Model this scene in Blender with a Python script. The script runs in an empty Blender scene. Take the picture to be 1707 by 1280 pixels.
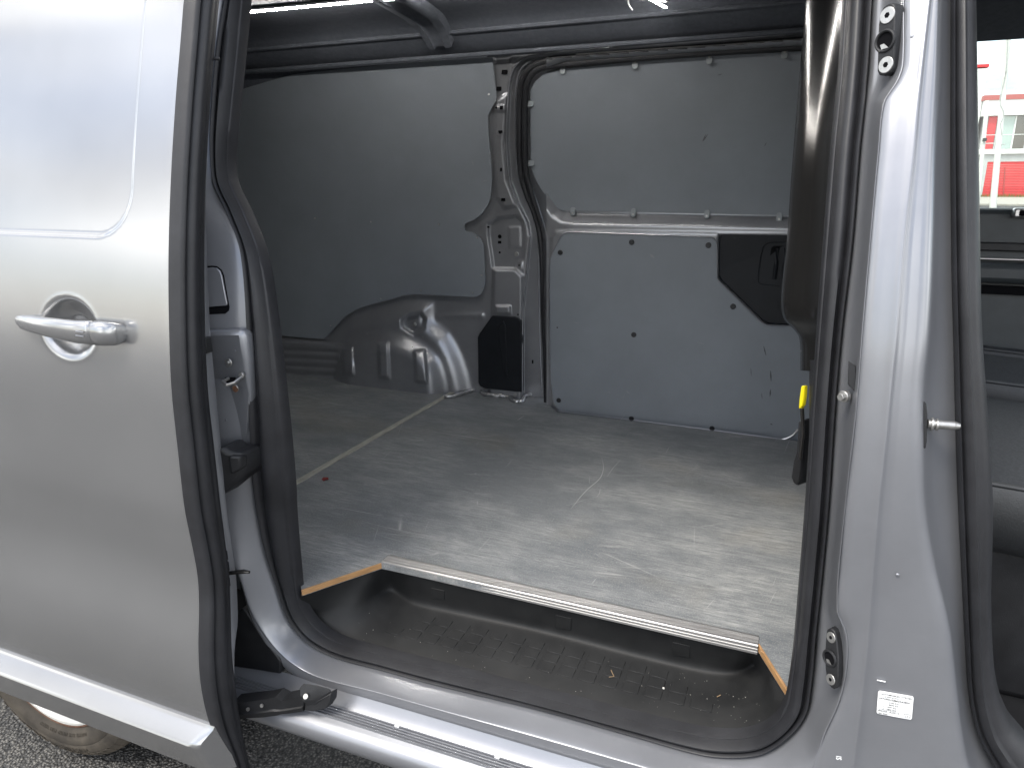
import bpy, bmesh, math, random
import numpy as np
from mathutils import Vector, Matrix, noise
random.seed(7); np.random.seed(7)
scene = bpy.context.scene
COL = scene.collection
rad = math.radians

# ------------------------------------------------------------------ camera
CAM = np.array([0.0, -1.02, 1.45])
FPX, PITCH, YAW = 1180.0, rad(15.669), rad(22.174)
cam = bpy.data.cameras.new('camera')
cam.sensor_width = 36.0
cam.lens = 36.0 * FPX / 1707.0
cam.clip_start = 0.02
cam.clip_end = 2000.0
cam_o = bpy.data.objects.new('camera', cam)
cam_o.location = CAM
cam_o.rotation_euler = (rad(90) - PITCH, 0, YAW)
COL.objects.link(cam_o)
scene.camera = cam_o

# ------------------------------------------------------------------ sky, sun, exposure
SUN_EL, SUN_AZ = rad(58), rad(205)      # azimuth: compass style, 0 = +Y, clockwise; the sun stands behind the camera
world = bpy.data.worlds.new('World')
scene.world = world
world.use_nodes = True
wn, wl = world.node_tree.nodes, world.node_tree.links
wn.clear()
w_out = wn.new('ShaderNodeOutputWorld')
w_bg = wn.new('ShaderNodeBackground')
w_bg.inputs['Strength'].default_value = 0.12
w_sky = wn.new('ShaderNodeTexSky')
w_sky.sky_type = 'NISHITA'
w_sky.sun_disc = False
w_sky.sun_elevation = SUN_EL
w_sky.sun_rotation = SUN_AZ
w_sky.dust_density = 2.0
w_tc = wn.new('ShaderNodeTexCoord')
w_map = wn.new('ShaderNodeMapping')
w_map.inputs['Scale'].default_value = (1.0, 1.0, 2.2)
w_noise = wn.new('ShaderNodeTexNoise')
w_noise.inputs['Scale'].default_value = 2.1
w_noise.inputs['Detail'].default_value = 7.0
w_noise.inputs['Roughness'].default_value = 0.55
w_ramp = wn.new('ShaderNodeValToRGB')
w_ramp.color_ramp.elements[0].position = 0.40
w_ramp.color_ramp.elements[1].position = 0.60
w_mix = wn.new('ShaderNodeMixRGB')
w_n2 = wn.new('ShaderNodeTexNoise')                      # grey and bright sides of the clouds
w_n2.inputs['Scale'].default_value = 3.4
w_n2.inputs['Detail'].default_value = 5.0
w_r2 = wn.new('ShaderNodeValToRGB')
w_r2.color_ramp.elements[0].position = 0.40
w_r2.color_ramp.elements[1].position = 0.60
w_r2.color_ramp.elements[0].color = (4.6, 4.6, 4.7, 1)
w_r2.color_ramp.elements[1].color = (14.5, 14.4, 14.1, 1)
wl.new(w_map.outputs['Vector'], w_n2.inputs['Vector'])
wl.new(w_n2.outputs['Fac'], w_r2.inputs['Fac'])
wl.new(w_r2.outputs['Color'], w_mix.inputs['Color2'])
wl.new(w_tc.outputs['Generated'], w_map.inputs['Vector'])
wl.new(w_map.outputs['Vector'], w_noise.inputs['Vector'])
wl.new(w_noise.outputs['Fac'], w_ramp.inputs['Fac'])
wl.new(w_ramp.outputs['Color'], w_mix.inputs['Fac'])
wl.new(w_sky.outputs['Color'], w_mix.inputs['Color1'])
wl.new(w_mix.outputs['Color'], w_bg.inputs['Color'])
wl.new(w_bg.outputs['Background'], w_out.inputs['Surface'])

sun = bpy.data.lights.new('sun', 'SUN')
sun.energy = 1.35
sun.angle = rad(24)
sun.color = (1.0, 0.95, 0.87)
sun_o = bpy.data.objects.new('sun', sun)
sun_dir = Vector((math.sin(SUN_AZ) * math.cos(SUN_EL), math.cos(SUN_AZ) * math.cos(SUN_EL), math.sin(SUN_EL)))
sun_o.rotation_euler = sun_dir.to_track_quat('Z', 'Y').to_euler()
sun_o.location = (-2, -6, 8)
COL.objects.link(sun_o)

scene.view_settings.view_transform = 'Standard'
scene.view_settings.look = 'None'
scene.view_settings.gamma = 1.0
scene.view_settings.exposure = 1.45
scene.render.engine = 'CYCLES'
scene.cycles.max_bounces = 10
scene.cycles.diffuse_bounces = 6
scene.cycles.glossy_bounces = 5

# ------------------------------------------------------------------ photo pixel -> point on a known surface
_h = np.array([-math.sin(YAW), math.cos(YAW), 0.0])
_r = np.array([math.cos(YAW), math.sin(YAW), 0.0])
_F = _h * math.cos(PITCH) - np.array([0, 0, 1.0]) * math.sin(PITCH)
_U = _h * math.sin(PITCH) + np.array([0, 0, 1.0]) * math.cos(PITCH)
def ray(p):
    return _F * FPX + _r * (p[0] - 853.5) + _U * (640.0 - p[1])
def on(p, ax, v):
    d = ray(p); k = 'xyz'.index(ax)
    return CAM + d * ((v - CAM[k]) / d[k])
def PX(p, v): return on(p, 'x', v)
def PY(p, v): return on(p, 'y', v)
def PZ(p, v): return on(p, 'z', v)
# body side profile (outer skin, near side): y over z
NZ = [-0.2, 0.2, 0.5, 0.9, 1.04, 1.19, 1.36, 1.56, 1.76, 1.90, 2.2]
NY = [0.0, 0.0, -0.010, -0.010, -0.010, 0.0, 0.026, 0.082, 0.157, 0.225, 0.42]
_zf = np.linspace(-0.3, 2.3, 1041)
_yf = np.interp(_zf, NZ, NY)
_kk = np.hanning(141); _kk /= _kk.sum()
_yf = np.convolve(np.pad(_yf, 70, mode='edge'), _kk, mode='valid')      # no kinks in the tumblehome
def near(z): return float(np.interp(z, _zf, _yf))
def lean(z):
    v = near(z)
    return 0.5 * (v + math.sqrt(v * v + 0.0004)) - 0.006
def PN(p, off):                      # near side surface, offset inwards
    q = PY(p, off)
    for _ in range(8):
        q = PY(p, near(q[2]) + off)
    return q
FAR0 = 1.70
def PF(p, off=0.0):                  # far side inner surface, off > 0 is towards the camera
    q = PY(p, FAR0 - off)
    for _ in range(8):
        q = PY(p, FAR0 - 0.85 * lean(q[2]) - off)
    return q

# ------------------------------------------------------------------ materials
def mat(name, col, rough=0.5, metal=0.0, coat=0.0, spec=0.5, noise_amt=0.0, noise_scale=30.0, bump=0.0, bump_scale=200.0,
        stretch=(1, 1, 1), col2=None, rough_var=0.0):
    m = bpy.data.materials.new(name)
    m.use_nodes = True
    n, l = m.node_tree.nodes, m.node_tree.links
    b = n['Principled BSDF']
    b.inputs['Base Color'].default_value = (*col, 1)
    b.inputs['Roughness'].default_value = rough
    b.inputs['Metallic'].default_value = metal
    b.inputs['Coat Weight'].default_value = coat
    b.inputs['Coat Roughness'].default_value = 0.12
    b.inputs['Specular IOR Level'].default_value = spec
    tc = n.new('ShaderNodeTexCoord')
    mp = n.new('ShaderNodeMapping')
    mp.inputs['Scale'].default_value = stretch
    l.new(tc.outputs['Object'], mp.inputs['Vector'])
    if noise_amt or col2:
        nz = n.new('ShaderNodeTexNoise')
        nz.inputs['Scale'].default_value = noise_scale
        nz.inputs['Detail'].default_value = 6
        nz.inputs['Roughness'].default_value = 0.65
        l.new(mp.outputs['Vector'], nz.inputs['Vector'])
        rp = n.new('ShaderNodeValToRGB')
        rp.color_ramp.elements[0].position = 0.35
        rp.color_ramp.elements[1].position = 0.68
        c2 = col2 or tuple(min(1, c * (1 + noise_amt)) for c in col)
        c1 = col if col2 else tuple(c * (1 - noise_amt) for c in col)
        rp.color_ramp.elements[0].color = (*c1, 1)
        rp.color_ramp.elements[1].color = (*c2, 1)
        l.new(nz.outputs['Fac'], rp.inputs['Fac'])
        l.new(rp.outputs['Color'], b.inputs['Base Color'])
        if rough_var:
            mr = n.new('ShaderNodeMapRange')
            mr.inputs['To Min'].default_value = max(0, rough - rough_var)
            mr.inputs['To Max'].default_value = min(1, rough + rough_var)
            l.new(nz.outputs['Fac'], mr.inputs['Value'])
            l.new(mr.outputs['Result'], b.inputs['Roughness'])
    if bump:
        nb = n.new('ShaderNodeTexNoise')
        nb.inputs['Scale'].default_value = bump_scale
        nb.inputs['Detail'].default_value = 4
        l.new(mp.outputs['Vector'], nb.inputs['Vector'])
        bp = n.new('ShaderNodeBump')
        bp.inputs['Strength'].default_value = bump
        bp.inputs['Distance'].default_value = 0.002
        l.new(nb.outputs['Fac'], bp.inputs['Height'])
        l.new(bp.outputs['Normal'], b.inputs['Normal'])
    return m

M = {}
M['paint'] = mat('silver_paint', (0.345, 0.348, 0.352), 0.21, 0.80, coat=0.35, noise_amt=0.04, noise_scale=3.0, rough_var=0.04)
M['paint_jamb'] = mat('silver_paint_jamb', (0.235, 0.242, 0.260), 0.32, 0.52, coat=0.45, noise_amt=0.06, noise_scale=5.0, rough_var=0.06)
M['paint_in'] = mat('silver_paint_inside', (0.34, 0.345, 0.36), 0.34, 0.68, noise_amt=0.07, noise_scale=8.0, rough_var=0.06)
M['trim_in'] = mat('bronze_grey_pillar', (0.075, 0.073, 0.071), 0.17, 0.85, noise_amt=0.05, noise_scale=4.0)
M['rubber'] = mat('seal_rubber', (0.017, 0.0175, 0.020), 0.46, 0, spec=0.42, noise_amt=0.25, noise_scale=14.0, bump=0.15, bump_scale=400)
M['black'] = mat('black_plastic', (0.013, 0.0135, 0.015), 0.48, 0, spec=0.4, noise_amt=0.25, noise_scale=20, bump=0.25, bump_scale=600)
M['tray'] = mat('step_tray_plastic', (0.0075, 0.008, 0.0085), 0.60, 0, spec=0.35, col2=(0.016, 0.0165, 0.0168), noise_scale=11, bump=0.2, bump_scale=700, rough_var=0.05)
M['cover'] = mat('dark_blue_black_plastic', (0.0075, 0.009, 0.012), 0.5, 0, spec=0.3, noise_amt=0.2, noise_scale=9, bump=0.2, bump_scale=500)
M['liner'] = mat('grey_wall_liner', (0.186, 0.204, 0.224), 0.48, 0, spec=0.4, noise_amt=0.07, noise_scale=3.5, bump=0.06, bump_scale=500, rough_var=0.05)
M['headlining'] = mat('dark_roof_lining', (0.070, 0.077, 0.092), 0.75, 0, noise_amt=0.15, noise_scale=60, bump=0.2, bump_scale=500)
M['alu'] = mat('aluminium', (0.62, 0.61, 0.60), 0.32, 0.9, noise_amt=0.10, noise_scale=6, stretch=(1, 20, 20), rough_var=0.1)
M['steel'] = mat('zinc_steel', (0.42, 0.415, 0.40), 0.35, 0.85, noise_amt=0.15, noise_scale=120)
M['weld'] = mat('sealed_metal_edge', (0.50, 0.50, 0.50), 0.28, 0.8, noise_amt=0.35, noise_scale=90, bump=0.8, bump_scale=160)
M['ply'] = mat('plywood_edge', (0.34, 0.19, 0.080), 0.6, 0, noise_amt=0.25, noise_scale=25, stretch=(1, 1, 12))
M['seam'] = mat('floor_joint_strip', (0.33, 0.32, 0.275), 0.5, 0, noise_amt=0.22, noise_scale=18, stretch=(6, 1, 1))
M['rust'] = mat('rusty_steel', (0.15, 0.075, 0.045), 0.75, 0.2, noise_amt=0.5, noise_scale=160)
M['clip'] = mat('smoky_clear_clip', (0.21, 0.23, 0.24), 0.35, 0, spec=0.4)
M['yellow'] = mat('yellow_tag', (0.85, 0.72, 0.01), 0.4, 0)
M['white'] = mat('white_label', (0.78, 0.79, 0.79), 0.4, 0)
M['ink'] = mat('black_ink', (0.02, 0.02, 0.02), 0.6, 0)
M['hole'] = mat('dark_hole', (0.004, 0.004, 0.005), 0.9, 0, spec=0.1)
M['tyre'] = mat('dusty_tyre', (0.045, 0.039, 0.032), 0.75, 0, spec=0.3, col2=(0.115, 0.098, 0.076), noise_scale=9, bump=0.3, bump_scale=220)
M['rim'] = mat('white_silver_rim', (0.66, 0.65, 0.60), 0.35, 0.3, noise_amt=0.08, noise_scale=20)
M['fabric'] = mat('dark_woven_seat', (0.026, 0.029, 0.033), 0.85, 0, noise_amt=0.3, noise_scale=160, bump=0.9, bump_scale=420)
M['vinyl'] = mat('grey_seat_vinyl', (0.030, 0.032, 0.034), 0.5, 0, noise_amt=0.15, noise_scale=24, bump=0.3, bump_scale=300)
M['card'] = mat('cab_door_plastic', (0.040, 0.046, 0.050), 0.45, 0, noise_amt=0.12, noise_scale=16, bump=0.25, bump_scale=500)
M['red_bit'] = mat('dried_red_petal', (0.18, 0.015, 0.012), 0.6, 0)
M['straw'] = mat('dry_straw', (0.20, 0.14, 0.08), 0.8, 0)
M['crumb'] = mat('pale_grit', (0.55, 0.53, 0.48), 0.8, 0)

def mat_emit(name, col, strength):
    m = bpy.data.materials.new(name); m.use_nodes = True
    b = m.node_tree.nodes['Principled BSDF']
    b.inputs['Base Color'].default_value = (*col, 1)
    b.inputs['Emission Color'].default_value = (*col, 1)
    b.inputs['Emission Strength'].default_value = strength
    return m
M['led'] = mat_emit('lit_led', (1.0, 0.97, 0.93), 66.0)

def mat_glass():
    m = bpy.data.materials.new('tinted_glass'); m.use_nodes = True
    n, l = m.node_tree.nodes, m.node_tree.links
    n.clear()
    o = n.new('ShaderNodeOutputMaterial')
    mx = n.new('ShaderNodeMixShader')
    t = n.new('ShaderNodeBsdfTransparent'); t.inputs['Color'].default_value = (0.86, 0.93, 0.88, 1)
    g = n.new('ShaderNodeBsdfGlossy'); g.inputs['Roughness'].default_value = 0.02
    f = n.new('ShaderNodeFresnel'); f.inputs['IOR'].default_value = 1.45
    l.new(f.outputs[0], mx.inputs[0]); l.new(t.outputs[0], mx.inputs[1]); l.new(g.outputs[0], mx.inputs[2])
    l.new(mx.outputs[0], o.inputs['Surface'])
    return m
M['glass'] = mat_glass()

def mat_floor():
    m = bpy.data.materials.new('worn_coated_plywood'); m.use_nodes = True
    n, l = m.node_tree.nodes, m.node_tree.links
    b = n['Principled BSDF']
    tc = n.new('ShaderNodeTexCoord')
    def nz(scale, st, det=6, rough=0.65):
        mp = n.new('ShaderNodeMapping'); mp.inputs['Scale'].default_value = st
        l.new(tc.outputs['Object'], mp.inputs['Vector'])
        t = n.new('ShaderNodeTexNoise'); t.inputs['Scale'].default_value = scale
        t.inputs['Detail'].default_value = det; t.inputs['Roughness'].default_value = rough
        l.new(mp.outputs['Vector'], t.inputs['Vector'])
        return t.outputs['Fac']
    def ramp(v, a, c, col0=(0, 0, 0, 1), col1=(1, 1, 1, 1)):
        r = n.new('ShaderNodeValToRGB')
        r.color_ramp.elements[0].position = a; r.color_ramp.elements[1].position = c
        r.color_ramp.elements[0].color = col0; r.color_ramp.elements[1].color = col1
        l.new(v, r.inputs['Fac']); return r.outputs['Color']
    def mix(fac, a, c, mode='MIX', fv=None):
        x = n.new('ShaderNodeMixRGB'); x.blend_type = mode
        if fac is None: x.inputs['Fac'].default_value = fv
        else: l.new(fac, x.inputs['Fac'])
        for s, v in (('Color1', a), ('Color2', c)):
            if isinstance(v, tuple): x.inputs[s].default_value = v
            else: l.new(v, x.inputs[s])
        return x.outputs['Color']
    grain = nz(11.0, (2.2, 20, 1), 9, 0.8)
    base = ramp(grain, 0.3, 0.7, (0.076, 0.085, 0.094, 1), (0.168, 0.180, 0.190, 1))
    wear = ramp(nz(2.6, (1, 1.6, 1), 7, 0.65), 0.40, 0.62)
    streak = ramp(nz(8.0, (1.8, 24, 1), 12, 0.9), 0.44, 0.64)
    scuff = mix(None, wear, streak, 'MULTIPLY', 1.0)
    c = mix(scuff, base, (0.42, 0.425, 0.41, 1))
    warm = ramp(nz(3.1, (1, 1, 1), 3, 0.5), 0.55, 0.8)
    c = mix(mix(None, warm, (0.6, 0.6, 0.6, 1), 'MULTIPLY', 1.0), c, (0.16, 0.145, 0.115, 1))
    speck = ramp(nz(300, (1, 1, 1), 3, 0.6), 0.54, 0.68)
    c = mix(mix(None, speck, (0.55, 0.55, 0.55, 1), 'MULTIPLY', 1.0), c, (0.38, 0.37, 0.34, 1))
    # short random scratches: stretched voronoi cracks along two directions
    for ang, sc, lo in ((0.15, 5.0, 0.012), (1.1, 4.0, 0.008), (-0.5, 3.0, 0.006)):
        mp = n.new('ShaderNodeMapping'); mp.inputs['Rotation'].default_value = (0, 0, ang); mp.inputs['Scale'].default_value = (0.35, 3.2, 1)
        l.new(tc.outputs['Object'], mp.inputs['Vector'])
        v = n.new('ShaderNodeTexVoronoi'); v.feature = 'DISTANCE_TO_EDGE'; v.inputs['Scale'].default_value = sc
        l.new(mp.outputs['Vector'], v.inputs['Vector'])
        line = ramp(v.outputs['Distance'], 0.0, lo, (1, 1, 1, 1), (0, 0, 0, 1))
        gate = ramp(nz(6.0, (1, 1, 1), 4, 0.6), 0.52, 0.66)
        c = mix(mix(None, line, gate, 'MULTIPLY', 1.0), c, (0.34, 0.34, 0.33, 1))
    l.new(c, b.inputs['Base Color'])
    r = n.new('ShaderNodeMapRange'); r.inputs['To Min'].default_value = 0.42; r.inputs['To Max'].default_value = 0.64
    l.new(grain, r.inputs['Value']); l.new(r.outputs['Result'], b.inputs['Roughness'])
    bp = n.new('ShaderNodeBump'); bp.inputs['Strength'].default_value = 0.35; bp.inputs['Distance'].default_value = 0.001
    l.new(nz(380, (1, 1, 1), 3, 0.6), bp.inputs['Height']); l.new(bp.outputs['Normal'], b.inputs['Normal'])
    return m
M['floor'] = mat_floor()

def mat_asphalt():
    m = bpy.data.materials.new('asphalt'); m.use_nodes = True
    n, l = m.node_tree.nodes, m.node_tree.links
    b = n['Principled BSDF']; b.inputs['Roughness'].default_value = 0.7
    tc = n.new('ShaderNodeTexCoord')
    v = n.new('ShaderNodeTexVoronoi'); v.inputs['Scale'].default_value = 140
    l.new(tc.outputs['Object'], v.inputs['Vector'])
    r = n.new('ShaderNodeValToRGB')
    r.color_ramp.elements[0].position = 0.0; r.color_ramp.elements[0].color = (0.21, 0.205, 0.195, 1)
    r.color_ramp.elements[1].position = 0.62; r.color_ramp.elements[1].color = (0.030, 0.030, 0.030, 1)
    l.new(v.outputs['Distance'], r.inputs['Fac'])
    hs = n.new('ShaderNodeMixRGB'); hs.blend_type = 'MULTIPLY'; hs.inputs['Fac'].default_value = 0.75
    sp = n.new('ShaderNodeSeparateColor'); l.new(v.outputs['Color'], sp.inputs['Color'])
    rr = n.new('ShaderNodeValToRGB'); rr.color_ramp.elements[0].color = (0.3, 0.3, 0.3, 1); rr.color_ramp.elements[1].color = (1.5, 1.45, 1.35, 1)
    l.new(sp.outputs['Red'], rr.inputs['Fac'])
    l.new(r.outputs['Color'], hs.inputs['Color1']); l.new(rr.outputs['Color'], hs.inputs['Color2'])
    l.new(hs.outputs['Color'], b.inputs['Base Color'])
    inv = n.new('ShaderNodeMath'); inv.operation = 'SUBTRACT'; inv.inputs[0].default_value = 1.0
    l.new(v.outputs['Distance'], inv.inputs[1])
    bp = n.new('ShaderNodeBump'); bp.inputs['Strength'].default_value = 0.9; bp.inputs['Distance'].default_value = 0.006
    l.new(inv.outputs[0], bp.inputs['Height']); l.new(bp.outputs['Normal'], b.inputs['Normal'])
    return m
M['asphalt'] = mat_asphalt()

# ------------------------------------------------------------------ mesh helpers
def tag(o, label=None, cat=None, group=None, kind=None):
    for k, v in (('label', label), ('category', cat), ('group', group), ('kind', kind)):
        if v: o[k] = v
    return o
def obj(name, verts, faces, m, parent=None, smooth=35, bevel=0.0, subsurf=0, segs=2):
    me = bpy.data.meshes.new(name)
    me.from_pydata([tuple(map(float, v)) for v in verts], [], faces)
    bm = bmesh.new(); bm.from_mesh(me)
    bmesh.ops.recalc_face_normals(bm, faces=bm.faces)
    bm.to_mesh(me); bm.free()
    me.materials.append(M[m] if isinstance(m, str) else m)
    o = bpy.data.objects.new(name, me)
    COL.objects.link(o)
    if parent: o.parent = parent
    if smooth:
        me.shade_smooth()
        me.set_sharp_from_angle(angle=rad(180 if subsurf else smooth))
    if bevel:
        b = o.modifiers.new('bevel', 'BEVEL'); b.width = bevel; b.segments = segs; b.limit_method = 'ANGLE'; b.angle_limit = rad(35)
    if subsurf:
        s = o.modifiers.new('subsurf', 'SUBSURF'); s.levels = subsurf; s.render_levels = subsurf
    return o
class B:
    def __init__(s): s.v = []; s.f = []
    def add(s, v, f):
        k = len(s.v); s.v += [tuple(map(float, a)) for a in v]; s.f += [tuple(i + k for i in q) for q in f]; return s
    def box(s, c, d, rz=0.0):
        c = np.array(c, float); d = np.array(d, float) / 2
        R = np.array([[math.cos(rz), -math.sin(rz), 0], [math.sin(rz), math.cos(rz), 0], [0, 0, 1]])
        v = [c + R @ (d * np.array([i, j, k])) for i in (-1, 1) for j in (-1, 1) for k in (-1, 1)]
        return s.add(v, [(0, 1, 3, 2), (4, 6, 7, 5), (0, 4, 5, 1), (2, 3, 7, 6), (0, 2, 6, 4), (1, 5, 7, 3)])
    def prism(s, pts, vec):
        n = len(pts); pts = [np.array(p, float) for p in pts]; vec = np.array(vec, float)
        v = pts + [p + (vec if vec.ndim == 1 else vec[i]) for i, p in enumerate(pts)]
        f = [tuple(range(n)), tuple(range(2 * n - 1, n - 1, -1))] + [(i, i + n, (i + 1) % n + n, (i + 1) % n) for i in range(n)]
        return s.add(v, f)
    def cyl(s, a, b, r0, r1=None, n=20):
        a = np.array(a, float); b = np.array(b, float); r1 = r0 if r1 is None else r1
        w = (b - a) / np.linalg.norm(b - a)
        u = np.cross(w, [0, 0, 1.0]);
        if np.linalg.norm(u) < 1e-4: u = np.array([1.0, 0, 0])
        u /= np.linalg.norm(u); q = np.cross(w, u)
        v = [a + r0 * (u * math.cos(t) + q * math.sin(t)) for t in np.linspace(0, 2 * math.pi, n, False)]
        v += [b + r1 * (u * math.cos(t) + q * math.sin(t)) for t in np.linspace(0, 2 * math.pi, n, False)]
        return s.add(v, [tuple(range(n))[::-1], tuple(range(n, 2 * n))] + [(i, (i + 1) % n, (i + 1) % n + n, i + n) for i in range(n)])
    def tube(s, path, r, n=10, cap=True, up=(0, 0, 1.0), ry=None):
        path = np.array(path, float); k = len(path); t = np.gradient(path, axis=0)
        t /= np.linalg.norm(t, axis=1)[:, None]
        rings = []
        up = np.array(up, float)
        for i in range(k):
            u = np.cross(t[i], up); u /= max(1e-9, np.linalg.norm(u)); q = np.cross(u, t[i])
            rr = r[i] if hasattr(r, '__len__') else r
            r2 = rr if ry is None else ry
            rings += [path[i] + rr * u * math.cos(a) + r2 * q * math.sin(a) for a in np.linspace(0, 2 * math.pi, n, False)]
        f = [(i * n + j, i * n + (j + 1) % n, (i + 1) * n + (j + 1) % n, (i + 1) * n + j) for i in range(k - 1) for j in range(n)]
        if cap: f += [tuple(range(n))[::-1], tuple(range((k - 1) * n, k * n))]
        return s.add(rings, f)
    def grid(s, g, closed=False):
        g = np.array(g, float); a, b = g.shape[:2]
        f = [(i * b + j, i * b + j + 1, (i + 1) * b + j + 1, (i + 1) * b + j) for i in range(a - 1) for j in range(b - 1)]
        return s.add(g.reshape(-1, 3), f)
    def build(s, name, m, parent=None, **k): return obj(name, s.v, s.f, m, parent, **k)
def spline(keys, per=6):
    k = np.array(keys, float); out = []
    n = len(k)
    for i in range(n - 1):
        p0, p1, p2, p3 = k[max(0, i - 1)], k[i], k[i + 1], k[min(n - 1, i + 2)]
        l1 = max(1e-6, np.linalg.norm(p2 - p1))
        m1 = (p2 - p0) / max(1e-6, np.linalg.norm(p2 - p1) + np.linalg.norm(p1 - p0)) * l1
        m2 = (p3 - p1) / max(1e-6, np.linalg.norm(p3 - p2) + l1) * l1
        for t in np.linspace(0, 1, per, False):
            h = (2 * t**3 - 3 * t**2 + 1) * p1 + (t**3 - 2 * t**2 + t) * m1 + (-2 * t**3 + 3 * t**2) * p2 + (t**3 - t**2) * m2
            out.append(h)
    out.append(k[-1])
    return np.array(out)
def lerp(a, b, t): return np.array(a) * (1 - t) + np.array(b) * t
def sstep(x): x = np.clip(x, 0, 1); return x * x * (3 - 2 * x)
def segdist(P, a, b):
    a = np.array(a, float); d = np.array(b, float) - a
    t = np.clip(((P - a) @ d) / max(1e-9, d @ d), 0, 1)
    return np.linalg.norm(P - (a + t[:, None] * d), axis=1)
def linedist(P, pl):
    return np.min([segdist(P, pl[i], pl[i + 1]) for i in range(len(pl) - 1)], axis=0)
def inpoly(P, poly):
    ins = np.zeros(len(P), bool); n = len(poly)
    for i in range(n):
        (x0, y0), (x1, y1) = poly[i], poly[(i + 1) % n]
        c = ((y0 > P[:, 1]) != (y1 > P[:, 1]))
        with np.errstate(divide='ignore', invalid='ignore'):
            xi = (x1 - x0) * (P[:, 1] - y0) / ((y1 - y0) if y1 != y0 else 1e-9) + x0
        ins ^= c & (P[:, 0] < xi)
    return ins
def sdf(P, poly):
    d = linedist(P, list(poly) + [poly[0]])
    return np.where(inpoly(P, poly), d, -d)        # > 0 inside
def plate(name, px, m, parent, surf, off, thick, bevel=0.0015, **k):
    front = [surf(p, off) for p in px]
    back = [surf(p, off - thick) if surf is PF else surf(p, off + thick) for p in px]
    b = B(); n = len(px)
    b.add(front + back, [tuple(range(n)), tuple(range(2 * n - 1, n - 1, -1))] + [(i, i + n, (i + 1) % n + n, (i + 1) % n) for i in range(n)])
    return b.build(name, m, parent, bevel=bevel, **k)
def sheet(name, poly, m, parent, off, thick=0.004, step=4.0):
    # thin panel following the far side's tumblehome: pixel grid clipped to the outline, rim folded back
    poly = [tuple(p) for p in poly]; pa = np.array(poly, float)
    x0, y0 = pa.min(0) - step; x1, y1 = pa.max(0) + step
    X, Y = np.meshgrid(np.arange(x0, x1, step), np.arange(y0, y1, step)); sh = X.shape
    Q = np.stack([X.ravel(), Y.ravel()], 1); ins = inpoly(Q, poly)
    loop = poly + [poly[0]]
    near_pt = Q.copy(); best = np.full(len(Q), 1e9)
    for a, b in zip(loop[:-1], loop[1:]):
        a = np.array(a, float); d = np.array(b, float) - a
        t = np.clip(((Q - a) @ d) / max(1e-9, d @ d), 0, 1); c = a + t[:, None] * d
        dd = np.linalg.norm(Q - c, axis=1); k = dd < best
        best[k] = dd[k]; near_pt[k] = c[k]
    snap = (~ins & (best < step * 1.45)) | (ins & (best < step * 0.3))
    Q[snap] = near_pt[snap]; ok = ins | snap
    idx = -np.ones(len(Q), int); V = []
    F = []
    w = sh[1]
    for i in range(sh[0] - 1):
        for j in range(w - 1):
            c = [i * w + j, i * w + j + 1, (i + 1) * w + j + 1, (i + 1) * w + j]
            if all(ok[k] for k in c) and any(ins[k] and not snap[k] for k in c): F.append(c)
            elif all(ok[k] for k in c) and inpoly(np.mean(Q[c], 0)[None], poly)[0]: F.append(c)
    for f in F:
        for k in f:
            if idx[k] < 0: idx[k] = len(V); V.append(PF(Q[k], off))
    n = len(V)
    ec = {}
    for f in F:
        for a, b in zip(f, f[1:] + f[:1]): ec[(idx[a], idx[b])] = 1
    faces = [tuple(idx[k] for k in f) for f in F]
    rim = [(a, b) for (a, b) in ec if (b, a) not in ec]
    bk = {}
    for a, b in rim:
        for k in (a, b):
            if k not in bk:
                bk[k] = len(V); V.append(np.array(V[k]) + np.array([0, thick, 0]))
        faces.append((b, a, bk[a], bk[b]))
    return obj(name, V, faces, m, parent, smooth=40)
def disc(name, c, nrm, r, h, m, parent, n=20, bevel=0.0, r1=None):
    c = np.array(c, float); nrm = np.array(nrm, float); nrm /= np.linalg.norm(nrm)
    return B().cyl(c, c + nrm * h, r, r1, n).build(name, m, parent, bevel=bevel)
def text(name, s, size, origin, ux, uy, m, parent, lift=0.0006, align='LEFT'):
    cu = bpy.data.curves.new('tmp', 'FONT'); cu.body = s; cu.size = size; cu.align_x = align; cu.resolution_u = 2; cu.offset = size * 0.018
    t = bpy.data.objects.new('tmp', cu); COL.objects.link(t)
    dg = bpy.context.evaluated_depsgraph_get(); dg.update()
    me = bpy.data.meshes.new_from_object(t.evaluated_get(dg))
    bpy.data.objects.remove(t)
    ux = np.array(ux); uy = np.array(uy); nn = np.cross(ux, uy); nn /= np.linalg.norm(nn)
    for v in me.vertices:
        v.co = Vector(np.array(origin) + ux * v.co.x + uy * v.co.y + nn * lift)
    me.name = name; me.materials.clear(); me.materials.append(M[m])
    o = bpy.data.objects.new(name, me); COL.objects.link(o); o.parent = parent
    return o

def empty(name, loc=(0, 0, 0), parent=None):
    o = bpy.data.objects.new(name, None); o.location = loc; COL.objects.link(o); o.empty_display_size = 0.2
    if parent: o.parent = parent
    return o

# ================================================================== the setting
GZ = -0.05
g = B(); g.add([(-700, -700, GZ), (700, -700, GZ), (700, 700, GZ), (-700, 700, GZ)], [(0, 1, 2, 3)])
tag(g.build('ground', 'asphalt', smooth=0), kind='structure')

# ================================================================== the van
van = empty('panel_van', (0, 0, 0))
tag(van, 'silver panel van with its side door slid open on an empty cargo bay', 'van')
FZ = 0.57

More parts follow.
